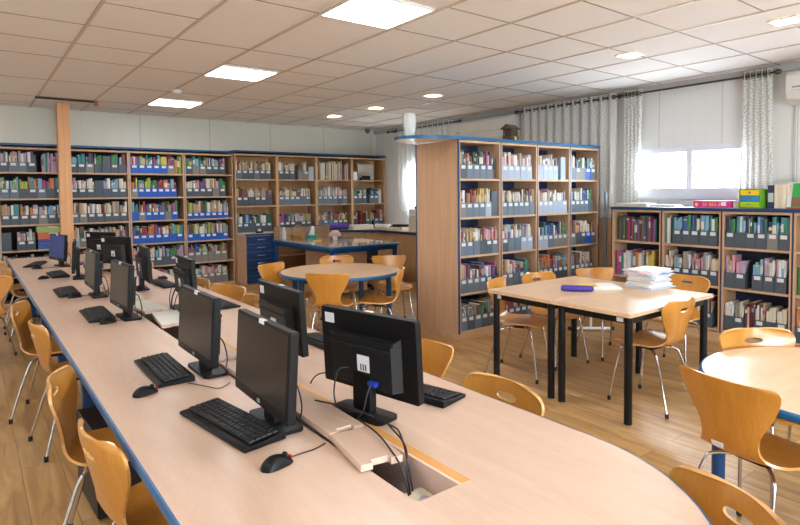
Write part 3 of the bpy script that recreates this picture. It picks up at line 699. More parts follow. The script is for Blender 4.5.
# wall bookcases
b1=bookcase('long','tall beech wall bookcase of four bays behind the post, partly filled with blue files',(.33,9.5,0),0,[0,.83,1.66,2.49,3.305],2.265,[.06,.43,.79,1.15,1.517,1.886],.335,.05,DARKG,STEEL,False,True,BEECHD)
G().box(-.01,3.31,-.012,.34,2.266,2.293).obj('top_board',BLUEP,b1)
b2=bookcase('corner','tall beech wall bookcase of four bays reaching the room corner',(3.655,9.48,0),0,[0,.785,1.58,2.37,3.155],2.285,[.08,.43,.885,1.345,1.81],.355,.07,BEECHD,BEECHD,False,False,BEECHD)
G().box(-.012,3.17,-.014,.36,2.286,2.313).obj('top_board',BLUEP,b2)

# ------------------------------------------------------------ files and books
PAL={'red':(168,40,40),'dark red':(112,34,40),'orange':(216,118,52),'yellow':(226,190,62),'lime':(160,190,52),'green':(52,132,72),'dark green':(30,82,66),'teal':(44,140,146),'light blue':(112,172,208),'blue':(38,86,168),'navy':(34,46,88),'purple':(104,66,132),'lilac':(180,154,190),'pink':(214,142,160),'magenta':(180,48,118),'brown':(116,82,58),'tan':(194,158,114),'cream':(226,214,186),'white':(230,230,226),'grey':(146,146,146),'black':(38,38,42)}
PAL={k:tuple(int(.72*c+.28*(.4*sum(v)/3+66)) for c in v) for k,v in PAL.items()}
CN=list(PAL)
BM={c:mat('book '+c,PAL[c],.5,0,.1,25) for c in CN}
def book_verts(): pass
UB=[(0,.03,0),(.25,0,0),(.75,0,0),(1,.03,0),(1,1,0),(0,1,0)]
def bookgeo(g,mats,band,fn,shade=None):
    """unit book: spine at y=0. mats=(cover,pages,band) slot numbers"""
    c,p,b=mats
    lv=[0,band[0],band[1],1]
    vs=[fn((x,y,z)) for z in lv for (x,y,_) in UB]
    fs=[];ms=[]
    for k in range(3):
        for i in range(6):
            j=(i+1)%6; o=6*k
            fs.append((o+i,o+j,o+6+j,o+6+i))
            ms.append(p if i==4 else (b if (k==1 and i in(0,1,2)) else c))
    fs+= [(5,4,3,2,1,0),(18,19,20,21,22,23)]; ms+=[p,p]
    g.add(vs,fs,ms)
BMESH={}
def bookmesh(c,b,band):
    k=(c,b,band)
    if k not in BMESH:
        g=G(); bookgeo(g,(0,1,2),band,lambda q:q); BMESH[k]=g.mesh('book',[BM[c],PAGES,BM[b]])
    return BMESH[k]
FILECOL={'g':('slate grey',FGREY),'d':('charcoal',FDARK),'l':('pale grey',FLITE),'m':('warm grey',FMID),'b':('blue',FBLUE)}
def filegeo(g,w,dep,hf,hb,m,fn,rev=False):
    t=.003
    P=[(0,0),(dep,0),(dep,hb),(dep*.42,hb),(.0,hf)]
    if rev: P=[(dep-y,z) for y,z in P][::-1]
    hF,hB=(hb,hf) if rev else (hf,hb)
    def ex(x0,x1):
        n=len(P); vs=[fn((x0,y,z)) for y,z in P]+[fn((x1,y,z)) for y,z in P]
        fs=[tuple(range(n)),tuple(range(n,2*n))[::-1]]+[((i+1)%n,i,n+i,n+(i+1)%n) for i in range(n)]
        g.add(vs,fs,m)
    ex(0,t); ex(w-t,w)
    def bx(x0,x1,y0,y1,z0,z1):
        o=len(g.v); g.box(x0,x1,y0,y1,z0,z1,m)
        for i in range(o,len(g.v)): g.v[i]=tuple(fn(g.v[i]))
    bx(t,w-t,0,t,0,hF); bx(t,w-t,dep-t,dep,0,hB); bx(t,w-t,t,dep-t,0,t)
FMESH={};LMESH={}
def filemesh(ck,w,hf,hb,rev):
    k=(ck,w,hf,hb,rev)
    if k not in FMESH:
        g=G(); filegeo(g,w,.245,hf,hb,0,lambda q:q,rev); FMESH[k]=g.mesh('file',[FILECOL[ck][1]])
    return FMESH[k]
def labelmesh(w,hf):
    k=(w,hf)
    if k not in LMESH:
        g=G(); g.box(w*.2,w*.8,-.0015,-.0002,hf-.048,hf-.012); LMESH[k]=g.mesh('label',[LAB])
    return LMESH[k]
ORD='first second third fourth fifth sixth seventh eighth ninth tenth eleventh twelfth thirteenth fourteenth fifteenth sixteenth seventeenth eighteenth nineteenth twentieth twenty-first twenty-second twenty-third twenty-fourth twenty-fifth twenty-sixth twenty-seventh twenty-eighth'.split()
INFO={'mid':('freestanding bookcase','end panel'),'low':('window bookcase','pole'),'long':('long wall bookcase','aisle'),'corner':('corner bookcase','post')}
FILES=[];BOOKS=[]   # collected specs
mixes={'mix':CN,'warm':['red','orange','yellow','cream','tan','brown','dark red','white','pink','cream'],'pale':['cream','white','tan','cream','lilac','light blue','white','pink','grey'],'cool':['teal','light blue','blue','green','white','cream','dark green','navy'],'old':['tan','cream','brown','tan','dark red','grey','cream','white'],'bright':['yellow','lime','orange','magenta','teal','purple','white','red','light blue','green'],'mag':['grey','tan','cream','lime','green','brown','grey','white'],'thin':['pink','lilac','light blue','cream','teal','white','purple','tan','green','orange'],'red':['white','pink','cream','white','red','cream','lilac'],'green':['green','purple','dark red','dark green','magenta']}
def bay(case,u,k,files,mix='mix',hf=.145,hb=.27,w=.095,bh=(.225,.30),loose=0,start=.006,gap=(.001,.006),nb=(2,5),lean=0,norm=None):
    """files: string of codes; '_' gap, '.' loose books between, uppercase = reversed tall face"""
    t,org,rz,bays,bd=CASES[case]; a,b,z0,z1=bays[u][k]; clear=z1-z0
    x=a+start; idx=0
    sc=[ch for ch in files]
    def addbooks(x0,x1,y0,zb,maxh,n,ln=0):
        th=[rnd.uniform(.6,1.5) for _ in range(n)]; s=(x1-x0-.0006*(n+1))/sum(th)
        xx=x0+.0006
        c0=rnd.choice(mixes[mix]); same=rnd.random()<.35
        for q in th:
            wd=q*s; h=min(rnd.uniform(*bh),maxh); dd=rnd.uniform(.15,.2)
            c=c0 if (same and rnd.random()<.75) else rnd.choice(mixes[mix]); bd_=rnd.choice([c,c,c,'cream',rnd.choice(CN)])
            band=rnd.choice([(.12,.2),(.7,.82),(.55,.8),(.4,.75),(.86,.92)])
            BOOKS.append(dict(case=case,u=u,k=k,x=xx,y=y0+rnd.uniform(0,.012),z=zb,w=wd,d=dd,h=h,c=c,b=bd_,band=band,lean=ln)); xx+=wd+.0006
    for ch in sc:
        if x+w>b-.004: break
        if ch=='_': x+=w*.6; continue
        if ch=='.':
            addbooks(x,x+w,.03,z0+.0004,clear-.02,rnd.randint(3,5)); x+=w+.003; continue
        rev=ch.isupper(); ck=ch.lower()
        hb_=min(hb,clear-.012)
        FILES.append(dict(case=case,u=u,k=k,x=x,y=.012,z=z0+.0004,w=w,hf=hf,hb=round(hb_,3),c=ck,rev=rev))
        if not rev: addbooks(x+.004,x+w-.004,.018,z0+.0038,clear-.015,rnd.randint(*nb))
        x+=w+rnd.uniform(*gap)
    if loose:
        x1=min(b-.004,x+loose); n=max(2,int((x1-x)/.026))
        if x1-x>.03: addbooks(x+.002,x1-.002,.03,z0+.0004,clear-.02,n)
# freestanding bookcase: rows counted from the bottom (0..4)
M_=lambda u,k,f,m,**q: bay('mid',u,k,f,m,**dict(dict(w=.094,hf=.15),**q))
M_(0,4,'dgggg','mix',loose=.09); M_(1,4,'ll_llll'[:2]+'llll','red',w=.098); M_(2,4,'llll_L','warm',w=.088,hf=.165); M_(3,4,'gmmbd','cool',w=.098)
M_(0,3,'mggglD','warm',w=.09); M_(1,3,'gggggg','old',w=.088); M_(2,3,'llllll','pale',w=.088); M_(3,3,'ggggdd','cool',w=.088)
M_(0,2,'gggddg','warm',w=.092); M_(1,2,'dggll','pale',w=.1); M_(2,2,'llgmmm','cool',w=.088); M_(3,2,'mddbg','warm',w=.1)
M_(0,1,'ggggdd','mix',w=.092); M_(1,1,'ggggdd','thin',w=.09); M_(2,1,'ggdddd','bright',w=.09); M_(3,1,'ddmmgg','old',w=.09)
M_(0,0,'gdgdd','mag',w=.1,loose=.05); M_(1,0,'ddddg','mix',w=.1); M_(2,0,'dddgg','old',w=.1); M_(3,0,'ddgdd','mix',w=.1)
# window bookcase rows 0..2 ; bay 0 by the pole
L_=lambda u,k,f,m,**q: bay('low',u,k,f,m,**dict(dict(w=.1,hf=.155,bh=(.24,.33)),**q))
L_(0,2,'......','green',w=.075,start=.05,bh=(.23,.29)); L_(1,2,'.ddddd','cool',w=.09,bh=(.25,.33)); L_(2,2,'ddddmd','cool',w=.092); L_(3,2,'....','mix',start=.08,bh=(.26,.33))
L_(0,1,'.....','mix',w=.09,start=.02,bh=(.24,.32)); L_(1,1,'dddddd','pale',w=.09); L_(2,1,'dd_ddd','pale',w=.094); L_(3,1,'.....','green')
L_(0,0,'.dd.d','mix',w=.1); L_(1,0,'ddddd','old',w=.1); L_(2,0,'dd.ddd','old',w=.09); L_(3,0,'ddddd','mix')
# long wall bookcase rows 0..5
A_=lambda u,k,f,m,**q: bay('long',u,k,f,m,**dict(dict(w=.106,hf=.135,hb=.255,bh=(.22,.30),nb=(2,4)),**q))
A_(0,5,'dggd_..d','thin'); A_(1,5,'ddmdDdd','mix'); A_(2,5,'bbbbbm.','bright'); A_(3,5,'dmmdddd','thin')
A_(0,4,'ggddgdd','bright'); A_(1,4,'dddDddd','pale'); A_(2,4,'mbbbbbbb','bright',w=.094); A_(3,4,'ddddmdd','thin')
A_(0,3,'ddddmdd','thin'); A_(1,3,'gmddddd','old'); A_(2,3,'bmbbbmbm','bright',w=.095); A_(3,3,'bbbbbbbb','mag',w=.096,hf=.10)
A_(0,2,'D_dd','pale'); A_(1,2,'lmgdddd','old'); A_(2,2,'bbbbbbb','bright'); A_(3,2,'bbbbbbbb','mag',w=.094,hf=.11)
A_(1,1,'ggdmddd','mix'); A_(2,1,'bbddddd','thin'); A_(3,1,'mmmmmmm','mix',hf=.17)
A_(0,1,'ddddddd','old'); A_(2,0,'.......','bright'); A_(3,0,'mmmmmmm','pale',hf=.17)
# corner bookcase rows 0..4
C_=lambda u,k,f,m,**q: bay('corner',u,k,f,m,**dict(dict(w=.105,hf=.155,hb=.24,bh=(.24,.32),nb=(2,4)),**q))
C_(0,4,'gddgddg','old'); C_(1,4,'ddd_mmL','old'); C_(2,4,'.......','old',w=.1,bh=(.29,.36),loose=0); C_(3,4,'_','pale')
C_(0,3,'ddddddd','old'); C_(1,3,'ggggggg','old'); C_(2,3,'ggggdgg','pale'); C_(3,3,'ddd_gg.','cool')
C_(0,2,'ddddddd','cool'); C_(1,2,'ddddddd','mix'); C_(2,2,'ggggddd','warm'); C_(3,2,'d_.gggd','warm')
C_(0,1,'ddddddd','mix'); 

bpy.context.view_layer.update()
DG=bpy.context.evaluated_depsgraph_get()
def world(s,q):
    t,org,rz,_,_=CASES[s['case']]; c,n=math.cos(rz),math.sin(rz)
    return Vector((org.x+q[0]*c-q[1]*n,org.y+q[0]*n+q[1]*c,q[2]))
def seen(pts):
    n=0
    for p in pts:
        x,y,z=pix(p)
        if z<=0 or not(2<x<798 and 2<y<523): continue
        d=p-CP; L=d.length
        h=S.ray_cast(DG,CP,d.normalized(),distance=L-.004)
        if not h[0]: n+=1
    return n
for s in FILES:
    hF=s['hb'] if s['rev'] else s['hf']
    P=[world(s,(s['x']+s['w']*i,s['y']-.003,s['z']+hF*j)) for i in(.2,.5,.8) for j in(.3,.6,.9)]
    s['vis']=seen(P); d=(P[4]-CP).length; s['size']=s['vis']*s['w']*hF/d/d
for s in BOOKS:
    lo_=s['h']*.62
    P=[world(s,(s['x']+s['w']*.5,s['y']-.003,s['z']+lo_+(s['h']-lo_)*j)) for j in(.15,.5,.9)]
    s['vis']=seen(P); d=(P[1]-CP).length; s['size']=s['vis']*s['w']*s['h']/d/d
def split(L,n=300):
    L2=sorted([s for s in L if s['vis']>0],key=lambda s:-s['size'])[:n]
    ids={id(s) for s in L2}; return L2,[s for s in L if id(s) not in ids]
# position words
def order(L):
    cnt={}
    for s in sorted(L,key=lambda s:s['x']):
        k=(s['case'],s['u'],s['k']); cnt[k]=cnt.get(k,0)+1; s['o']=cnt[k]
order(FILES); order(BOOKS)
BAYW={'mid':['end-panel bay','second bay','third bay','window-end bay'],'low':['pole-end bay','second bay','third bay','last bay'],'long':['aisle-end bay','second bay','third bay','fourth bay'],'corner':['cabinet bay','second bay','third bay','corner bay']}
ROWW={'mid':['bottom','second lowest','middle','upper','top'],'low':['bottom','middle','top'],'long':['bottom','second lowest','third lowest','third highest','second highest','top'],'corner':['bottom','low','middle','upper','top']}
GRPB={'mid':'books on the freestanding bookcase','low':'books in the window bookcase','long':'books in the long wall bookcase','corner':'books in the corner bookcase'}
GRPF={k:v.replace('books','magazine files') for k,v in GRPB.items()}
F1,F2=split(FILES); B1,B2=split(BOOKS)
for s in F1:
    t,org,rz,_,_=CASES[s['case']]
    o=bpy.data.objects.new('magazine_file',filemesh(s['c'],s['w'],s['hf'],s['hb'],s['rev'])); COL.objects.link(o)
    o.location=world(s,(s['x'],s['y'],s['z'])); o.rotation_euler=(0,0,rz)
    nm=INFO[s['case']][0]
    tag(o,'%s file%s, %s along the %s shelf, %s of %s'%(FILECOL[s['c']][0],' reversed' if s['rev'] else '',ORD[s['o']-1],ROWW[s['case']][s['k']],BAYW[s['case']][s['u']],nm),'magazine file',GRPF[s['case']])
    if not s['rev'] and rnd.random()<.88:
        l=bpy.data.objects.new('label',labelmesh(s['w'],s['hf'])); COL.objects.link(l); l.parent=o
for s in B1:
    t,org,rz,_,_=CASES[s['case']]
    o=bpy.data.objects.new('book',bookmesh(s['c'],s['b'],s['band'])); COL.objects.link(o)
    o.location=world(s,(s['x'],s['y'],s['z'])); o.rotation_euler=(0,0,rz); o.scale=(s['w'],s['d'],s['h'])
    tag(o,'%s%s book, %s along the %s shelf, %s of %s'%('thick ' if s['w']>.033 else '',s['c'],ORD[s['o']-1],ROWW[s['case']][s['k']],BAYW[s['case']][s['u']],INFO[s['case']][0]),'book',GRPB[s['case']])
g=G(); ml=[BM[c] for c in CN]+[PAGES]
for s in B2: bookgeo(g,(CN.index(s['c']),len(CN),CN.index(s['b'])),s['band'],lambda q,s=s:tuple(world(s,(s['x']+q[0]*s['w'],s['y']+q[1]*s['d'],s['z']+q[2]*s['h']))))
if B2: o=g.obj('books',ml,kind='stuff'); tag(o,'the many remaining books filling the tall wall bookcases and far shelves','books')
g=G(); ks=list('gdlmb')
for s in F2:
    filegeo(g,s['w'],.245,s['hf'],s['hb'],ks.index(s['c']),lambda q,s=s:world(s,(s['x']+q[0],s['y']+q[1],s['z']+q[2])),s['rev'])
    if not s['rev']:
        o=len(g.v); g.box(s['w']*.2,s['w']*.8,-.0015,-.0002,s['hf']-.046,s['hf']-.012,5)
        for i in range(o,len(g.v)): q=g.v[i]; g.v[i]=tuple(world(s,(s['x']+q[0],s['y']+q[1],s['z']+q[2])))
if F2: o=g.obj('magazine_files',[FILECOL[c][1] for c in ks]+[LAB],kind='stuff'); tag(o,'the remaining magazine files far off or half hidden on the shelves','magazine files')
print('FILES',len(FILES),len(F1),len(F2),'BOOKS',len(BOOKS),len(B1),len(B2))
# ------------------------------------------------------------ box stack in the aisle-end bay
z=.7905+.0118; 
for k,(c,h,w,lab) in enumerate([((52,104,186),.085,.30,'blue flat box at the bottom of the stack by the post'),((96,84,150),.062,.30,'purple flat box in the stack by the post'),((206,110,70),.095,.30,'orange flat box in the stack by the post'),((152,186,108),.088,.33,'green flat box topmost of the stack by the post')]):
    t=thing('storage_box',lab,'box',(.33+.60,9.64,z),0,'coloured boxes in the wall bookcase')
    m=mat('box colour %d'%k,c,.5); G().box(-w/2,w/2,-.11,.11,0,h*.62).obj('body',m,t)
    G().box(-w/2-.004,w/2+.004,-.115,.115,h*.62,h-.002).obj('lid',m,t,bev=.002)
    G().box(-.02,.09,-.1165,-.115,h*.7,h*.9).obj('label',LAB,t); z+=h
# panel picture and things at the end of the corner bookcase's top row
t=thing('framed_print','grey framed print leaning in the top corner bay of the wall bookcase','picture',(3.655+2.78,9.62,1.8225),0)
g=G(); g.box(-.2,.2,0,.012,0,.33,0); g.obj('frame',mat('print frame',(150,146,140),.5),t); G().box(-.185,.185,-.002,0,.015,.315).obj('print',mat('faded print',(196,190,182),.6,0,.12,8),t)
t=thing('hole_punch','small black box standing before the grey print in the corner bay','office tool',(3.655+2.72,9.53,1.8225),0)
G().box(-.13,.1,-.03,.03,0,.05).obj('base',PLAS,t,bev=.008); G().box(-.08,.1,-.025,.025,.05,.085).obj('lever',PLASG,t,bev=.01)
tag(G().box(3.655+2.43,3.655+2.52,9.53,9.6,1.8225,1.98).obj('card_box',STICK,bev=.004),'white card box beside the grey print in the corner bay','box')
# ------------------------------------------------------------ things on the freestanding bookcase
t=thing('vase','tall white ribbed vase on the overhanging end of the bookcase top','vase',(3.72,4.72,2.1332),0)
g=G(); g.lathe([(0,0),(.045,0),(.047,.01),(.062,.08),(.068,.15),(.066,.22),(.058,.25),(.054,.25),(.06,.2),(.058,.1),(.04,.015),(0,.012)],n=28); g.obj('body',mat('milk glass',(214,220,216),.2),t)
t=thing('bird_house','small dark wooden bird house with a yellow note on the bookcase top','bird house',(5.03,4.50,2.1332),R(12)); t.scale=(.85,.85,.85)
BW=wood('dark weathered wood',(98,78,58),(60,46,34),.7,(2,2,8),4)
G().prism(rrect(-.1,.1,-.08,.08,.03),0,.07).obj('base',BW,t)
g=G()
for x in (-.08,-.045,-.012,.02,.05,.08):
    for y in (-.062,.062): g.cyl((x,y,.07),(x*.95,y*.95,.17),.008,n=8)
g.box(-.06,.06,-.045,.045,.07,.16); g.obj('walls',BW,t)
g=G(); g.extr([(-.12,-.10,.165),(-.12,.10,.165),(-.12,0,.235)],(.24,0,0)); g.obj('roof',BW,t)
G().box(-.03,.012,-.0835,-.0805,.02,.06).obj('sticker',mat('yellow note',(236,206,40),.5),t)
# ------------------------------------------------------------ on the window bookcase  (top z=1.368)
ZL=1.3682
t=thing('flat_book','cream hardback lying flat on the window bookcase near the curtain','book',(6.28,3.68,ZL),R(-86))
G().box(-.19,.19,-.12,.12,.004,.036).obj('pages',PAGES,t); g=G(); g.box(-.195,.195,-.125,.125,0,.004); g.box(-.195,.195,-.125,.125,.036,.04); g.box(-.195,.195,-.125,-.121,.004,.036); g.obj('cover',mat('cream cover',(202,192,168),.5),t)
t=thing('paper_pile','low white paper pile beside the cream hardback by the window','papers',(6.33,3.33,ZL),R(-88))
for k in range(4): G().box(-.15+.004*k,.15-.006*k,-.11,.11,.006*k,.006*k+.0056).obj('sheet_bundle',STICK,t,rz=R(2*k-3))
t=thing('game_box','bright pink game box with yellow letters under the window','box',(6.28,2.76,ZL),R(-90))
PK=mat('pink print',(222,58,138),.4)
G().box(-.195,.18,-.1,.1,0,.072).obj('body',PK,t,bev=.003)
g=G()
for x0,sh_ in ((-.10,0),(-.078,1),(-.03,2),(-.008,0),(.016,1),(.055,1)):
    g.box(x0,x0+.017,-.1015,-.1,.018,.026); g.box(x0+.011,x0+.018,-.1015,-.1,.018,.052)
    if sh_!=1: g.box(x0,x0+.017,-.1015,-.1,.046,.053)
    if sh_==2: g.box(x0,x0+.006,-.1015,-.1,.018,.05)
g.box(-.175,-.145,-.1015,-.1,.015,.05); g.obj('lettering',mat('yellow print',(244,204,40),.5),t)
g=G(); g.box(.085,.135,-.1016,-.1,.02,.06); g.obj('print_patch',mat('pale print',(226,220,226),.5,0,.2,60),t)
t=thing('puzzle_box','small lilac box squeezed between pink box and drawer set','box',(6.29,2.565,ZL),R(-90))
G().box(-.0,.055,-.09,.09,0,.066).obj('body',mat('lilac card',(206,168,206),.5),t); G().box(.003,.05,-.0915,-.09,.012,.055).obj('picture',mat('mixed print',(206,196,160),.5,0,.35,50),t)
t=thing('drawer_set','green desk drawer set with yellow, blue and lime drawers','drawer set',(6.3,2.405,ZL),R(-90))
LG=mat('grass green plastic',(106,176,40),.4); g=G()
g.box(-.10,-.09,-.12,.12,0,.19); g.box(.09,.10,-.12,.12,0,.19); g.box(-.09,.09,-.12,.12,.184,.19); g.box(-.09,.09,-.12,.12,0,.005); g.box(-.09,.09,.112,.12,.005,.184); g.obj('case',LG,t)
for k,c in enumerate([(176,204,26),(20,138,190),(240,200,22)]):
    z0=.008+.0585*k; d=G().box(-.087,.087,-.121,.1,z0,z0+.055).obj('drawer',mat('drawer colour %d'%k,c,.4),t,bev=.003)
    g=G(); g.cyl((0,-.12,z0+.03),(0,-.134,z0+.03),.009,n=12); g.obj('knob',STEEL,d)
def stand(lab,c,y,w,h,d=.18,x=6.26,band=None,lean=0):
    t=thing('book',lab,'book',(x,y,ZL),R(-90),'books standing on the window bookcase')
    m=mat('stand '+lab[:18],c,.5); G().box(.003,w-.003,.004,d-.006,.003,h-.003).obj('pages',PAGES,t)
    g=G(); g.box(0,.003,0,d,0,h); g.box(w-.003,w,0,d,0,h); g.box(.003,w-.003,0,.004,0,h); g.obj('cover',m,t)
    if band: G().box(.004,w-.004,-.0012,0,band[1],band[2]).obj('print',mat('print '+lab[:18],band[0],.5),t)
stand('dark navy book with pale picture beside the green drawer set',(40,44,78),2.275,.055,.225,band=((188,204,196),.06,.15))
for k in range(4): stand(['first cream volume beside the navy book on the window bookcase','second cream volume after the navy book','third cream volume after the navy book','fourth cream volume, next to the leaflet stand'][k],[(232,216,192),(224,204,176),(234,222,200),(226,210,184)][k],2.216-.034*k,.032,.228-.004*(k%2))
t=thing('leaflet_stand','clear leaflet stand holding a green brochure with a brown picture','display stand',(6.2,2.0,ZL),R(-90))
AC=mat('clear acrylic',(226,232,230),.1,0,.02); 
G().box(-.10,.11,.02,.16,0,.012).obj('base',mat('red tray',(170,74,48),.5),t)
g=G(); g.extr([(-.1,.03,.012),(-.1,.034,.012),(-.1,.094,.25),(-.1,.09,.25)],(.2,0,0)); g.obj('back_plate',AC,t)
g=G(); g.extr([(-.062,.018,.013),(-.062,.024,.013),(-.062,.077,.24),(-.062,.071,.24)],(.15,0,0)); b=g.obj('brochure',mat('green brochure',(38,158,64),.4),t)
def onb(x0,x1,z0,z1,m,n):
    s=.053/.227; g=G(); g.extr([(x0,.018+s*(z0-.013)-.0015,z0),(x0,.018+s*(z1-.013)-.0015,z1),(x0,.018+s*(z1-.013),z1),(x0,.018+s*(z0-.013),z0)],(x1-x0,0,0)); g.obj(n,m,b)
onb(-.06,.05,.02,.11,mat('brown picture',(128,92,70),.5,0,.4,40),'picture'); onb(.02,.08,.12,.155,STICK,'white_patch'); onb(0,.04,.195,.205,STICK,'headline')
stand('green book with red and yellow print behind the leaflet stand',(44,130,66),1.95,.05,.30,x=6.42,band=((222,190,60),.1,.24))
# ------------------------------------------------------------ pole stand and cupboard by the window
t=thing('display_pole','slim grey steel pole on a low foot bar between the two bookcases','pole stand',(6.28,4.07,0),R(0))
g=G(); g.cyl((0,0,.03),(0,0,1.54),.02,n=16); g.obj('pole',STEEL,t)
g=G(); g.box(-.2,.2,-.03,.03,0,.03); g.box(-.03,.03,-.13,.13,0,.03); g.obj('foot_bar',STEEL,t,bev=.004)
t=thing('floor_stand','white tubular floor stand with black end cap under the tables','stand',(5.47,3.72,0),R(-40))
g=G(); g.tube([(-.22,0,.03),(.22,0,.03)],.018,12); g.obj('foot_tube',WHITE,t)
for s in(-1,1): g=G(); g.tube([(.22*s,0,.03),(.25*s,0,.03)],.022,12); g.obj('end_cap',RUB,t)
g=G(); g.tube([(0,0,.03),(0,.0,.62)],.014,12); g.obj('post',WHITE,t); g=G(); g.prism(rrect(-.13,.13,-.1,.1,.02),.615,.635); g.obj('tray',WHITE,t)
t=thing('cupboard','low brown wooden cupboard against the window wall behind the pole','cupboard',(6.62,4.6,0),R(-90))
G().box(-.72,.62,-.06,.15,.06,1.15).obj('body',BEECHD,t); G().box(-.70,.6,-.05,.14,0,.06).obj('plinth',BEECHD,t); G().box(-.73,.63,-.07,.155,1.15,1.175).obj('top',BEECH,t)
for s in (-1,1):
    d=G().box(-.05+s*.325-.32,-.05+s*.325+.32,-.078,-.06,.08,1.13).obj('door',BEECHD,t); g=G(); g.tube([(-.05+s*.05,-.095,.62),(-.05+s*.05,-.095,.72)],.006,8); g.obj('handle',HAND,d)
# ------------------------------------------------------------ curtains
def curtain(name,lab,y0,y1,z0,z1,folds,x=6.73,amp=.024,rodpiece=None,flare=1.0,seed=0):
    t=thing('curtain',lab,'curtain',(x,(y0+y1)/2,0),0,'scroll-print curtains')
    q=random.Random(seed); ph=[q.uniform(-.5,.5) for _ in range(folds+2)]; L=(y1-y0)
    def fn(u,v):
        z=z1+(z0-z1)*v; s=(u-.5)*L*(1+(flare-1)*v)
        k=u*folds; p=ph[int(k)]+(ph[int(k)+1]-ph[int(k)])*(k%1)
        a=amp*(1-.25*v)*(1+.3*p)*math.cos(2*PI*k+p*v*2.0)
        return (a,s+.012*v*math.sin(2*PI*k+p),z)
    g=G(); g.grid(fn,folds*10,14,0); o=g.obj('fabric',CURT,t)
    for i in range(folds*2):
        u=(i+.5)/(folds*2); yy=(u-.5)*L
        g=G(); g.lathe([(.028,-.004),(.036,-.002),(.036,.002),(.028,.004),(.028,-.004)],n=16)
        g.xf(Matrix.Translation((0,yy,z1-.05))@Matrix.Rotation(R(90),4,'X')); g.obj('eyelet',RODM,t)
    return t
curtain('c','narrow gathered scroll curtain at the window edge nearest the freestanding bookcase',3.87,4.12,1.38,2.82,5,seed=1)
curtain('c','narrow gathered scroll curtain between the window and the air conditioner',2.43,2.71,1.38,2.82,5,seed=2,flare=1.25)
curtain('c','wide scroll curtain hanging behind the freestanding bookcase top',4.22,5.80,1.19,2.82,11,seed=3)
curtain('c','far scroll curtain over the bright window by the counter',7.35,8.95,1.2,2.82,11,seed=4)
def rod(lab,y0,y1):
    t=thing('curtain_rod',lab,'curtain rod',(6.73,(y0+y1)/2,2.77),0,'curtain rods'); h=(y1-y0)/2
    g=G(); g.tube([(0,-h,0),(0,h,0)],.012,12); g.obj('rod',RODM,t)
    for s in(-1,1):
        g=G(); g.lathe([(0,0),(.016,.004),(.03,.03),(.03,.045),(.016,.07),(0,.074)],n=14); g.xf(Matrix.Translation((0,s*h,0))@Matrix.Rotation(R(-90*s),4,'X')); g.obj('finial',RODM,t)
        G().box(0,.12,s*(h-.06)-.01,s*(h-.06)+.01,-.012,.012).obj('bracket',RODM,t)
rod('bronze rod over the window with a curtain at each end',2.41,4.135); rod('bronze rod carrying the wide curtain behind the freestanding bookcase',4.29,5.86); rod('bronze rod of the far curtain near the room corner',7.2,9.2)
# ------------------------------------------------------------ air conditioners
def ac(lab,y0,y1,z0,z1):
    t=thing('air_conditioner',lab,'air conditioner',(6.852,(y0+y1)/2,z0),0,'wall air conditioners'); h=(y1-y0)/2; H=z1-z0
    P=[(-.0,0),(-.12,.0),(-.19,.05),(-.215,.12),(-.22,H-.04),(-.19,H),(0,H)]
    g=G(); g.extr([(x,-h,z) for x,z in P],(0,2*h,0)); g.obj('housing',ACM,t,bev=.01)
    g=G(); g.extr([(-.118,-h+.06,-.004),(-.186,-h+.06,.046),(-.19,-h+.06,.04),(-.122,-h+.06,-.008)],(0,2*h-.12,0)); l=g.obj('air_flap',ACM,t)
    G().box(-.2225,-.219,-h+.05,h-.05,.125,.128).obj('panel_seam',SILV,t)
    G().box(-.2225,-.2195,h-.14,h-.06,.15,.165).obj('badge',SILV,t)
ac('white wall air conditioner high beside the window, cut by the frame',1.2,2.27,2.42,2.73)
ac('white wall air conditioner above the freestanding bookcase, beyond the bird house',5.92,7.2,2.40,2.74)
G().box(6.835,6.85,2.24,2.262,0,2.6).obj('trim_2',mat('conduit grey',(196,200,200),.5),kind='structure')
t=thing('notice_board','pale grey rounded board on the wall under the cut-off air conditioner','board',(6.852,1.85,1.75),0); g=G(); P=rrect(-.29,.29,0,.48,.04); g.extr([(0,y,z) for y,z in P],(-.02,0,0)); g.obj('panel',mat('grey board',(184,190,192),.5),t); g=G(); P=rrect(-.26,.26,.03,.45,.03); g.extr([(-.02,y,z) for y,z in P],(-.003,0,0)); g.obj('inset',mat('grey inset',(170,176,180),.5),t)
# ------------------------------------------------------------ librarian's desk with glass cover
zs_=.79; X0,X1,Y0,Y1=4.09,5.32,7.02,9.02
t=thing('librarian_desk','big blue-framed desk with reflective glass top before the corner bookcase','desk',((X0+X1)/2,(Y0+Y1)/2,0)); cx,cy_=(X0+X1)/2,(Y0+Y1)/2
hx,hy=(X1-X0)/2,(Y1-Y0)/2
G().prism(rrect(-hx,hx,-hy,hy,.06),zs_-.03,zs_-.0062,0,0).obj('table_top',TABT,t)
g=G(); a,b=rrect(-hx-.012,hx+.012,-hy-.012,hy+.012,.07),rrect(-hx,hx,-hy,hy,.06); n=len(a)
vs=[(x,y,zs_-.038) for x,y in a]+[(x,y,zs_-.005) for x,y in a]+[(x,y,zs_-.001) for x,y in b]+[(x,y,zs_-.038) for x,y in b]
g.add(vs,[(r*n+i,r*n+(i+1)%n,((r+1)%4)*n+(i+1)%n,((r+1)%4)*n+i) for r in range(4) for i in range(n)]); g.obj('edge_band',BLUE,t)
G().prism(rrect(-hx+.01,hx-.01,-hy+.01,hy-.01,.05),zs_-.006,zs_).obj('glass_cover',GLASSY,t)
for sx in(-1,1):
    for sy_ in(-1,1):
        g=G(); px,py=sx*(hx-.06),sy_*(hy-.06); g.box(px-.028,px+.028,py-.028,py+.028,0,zs_-.03); g.obj('leg',BLUEP,t,bev=.004)
g=G()
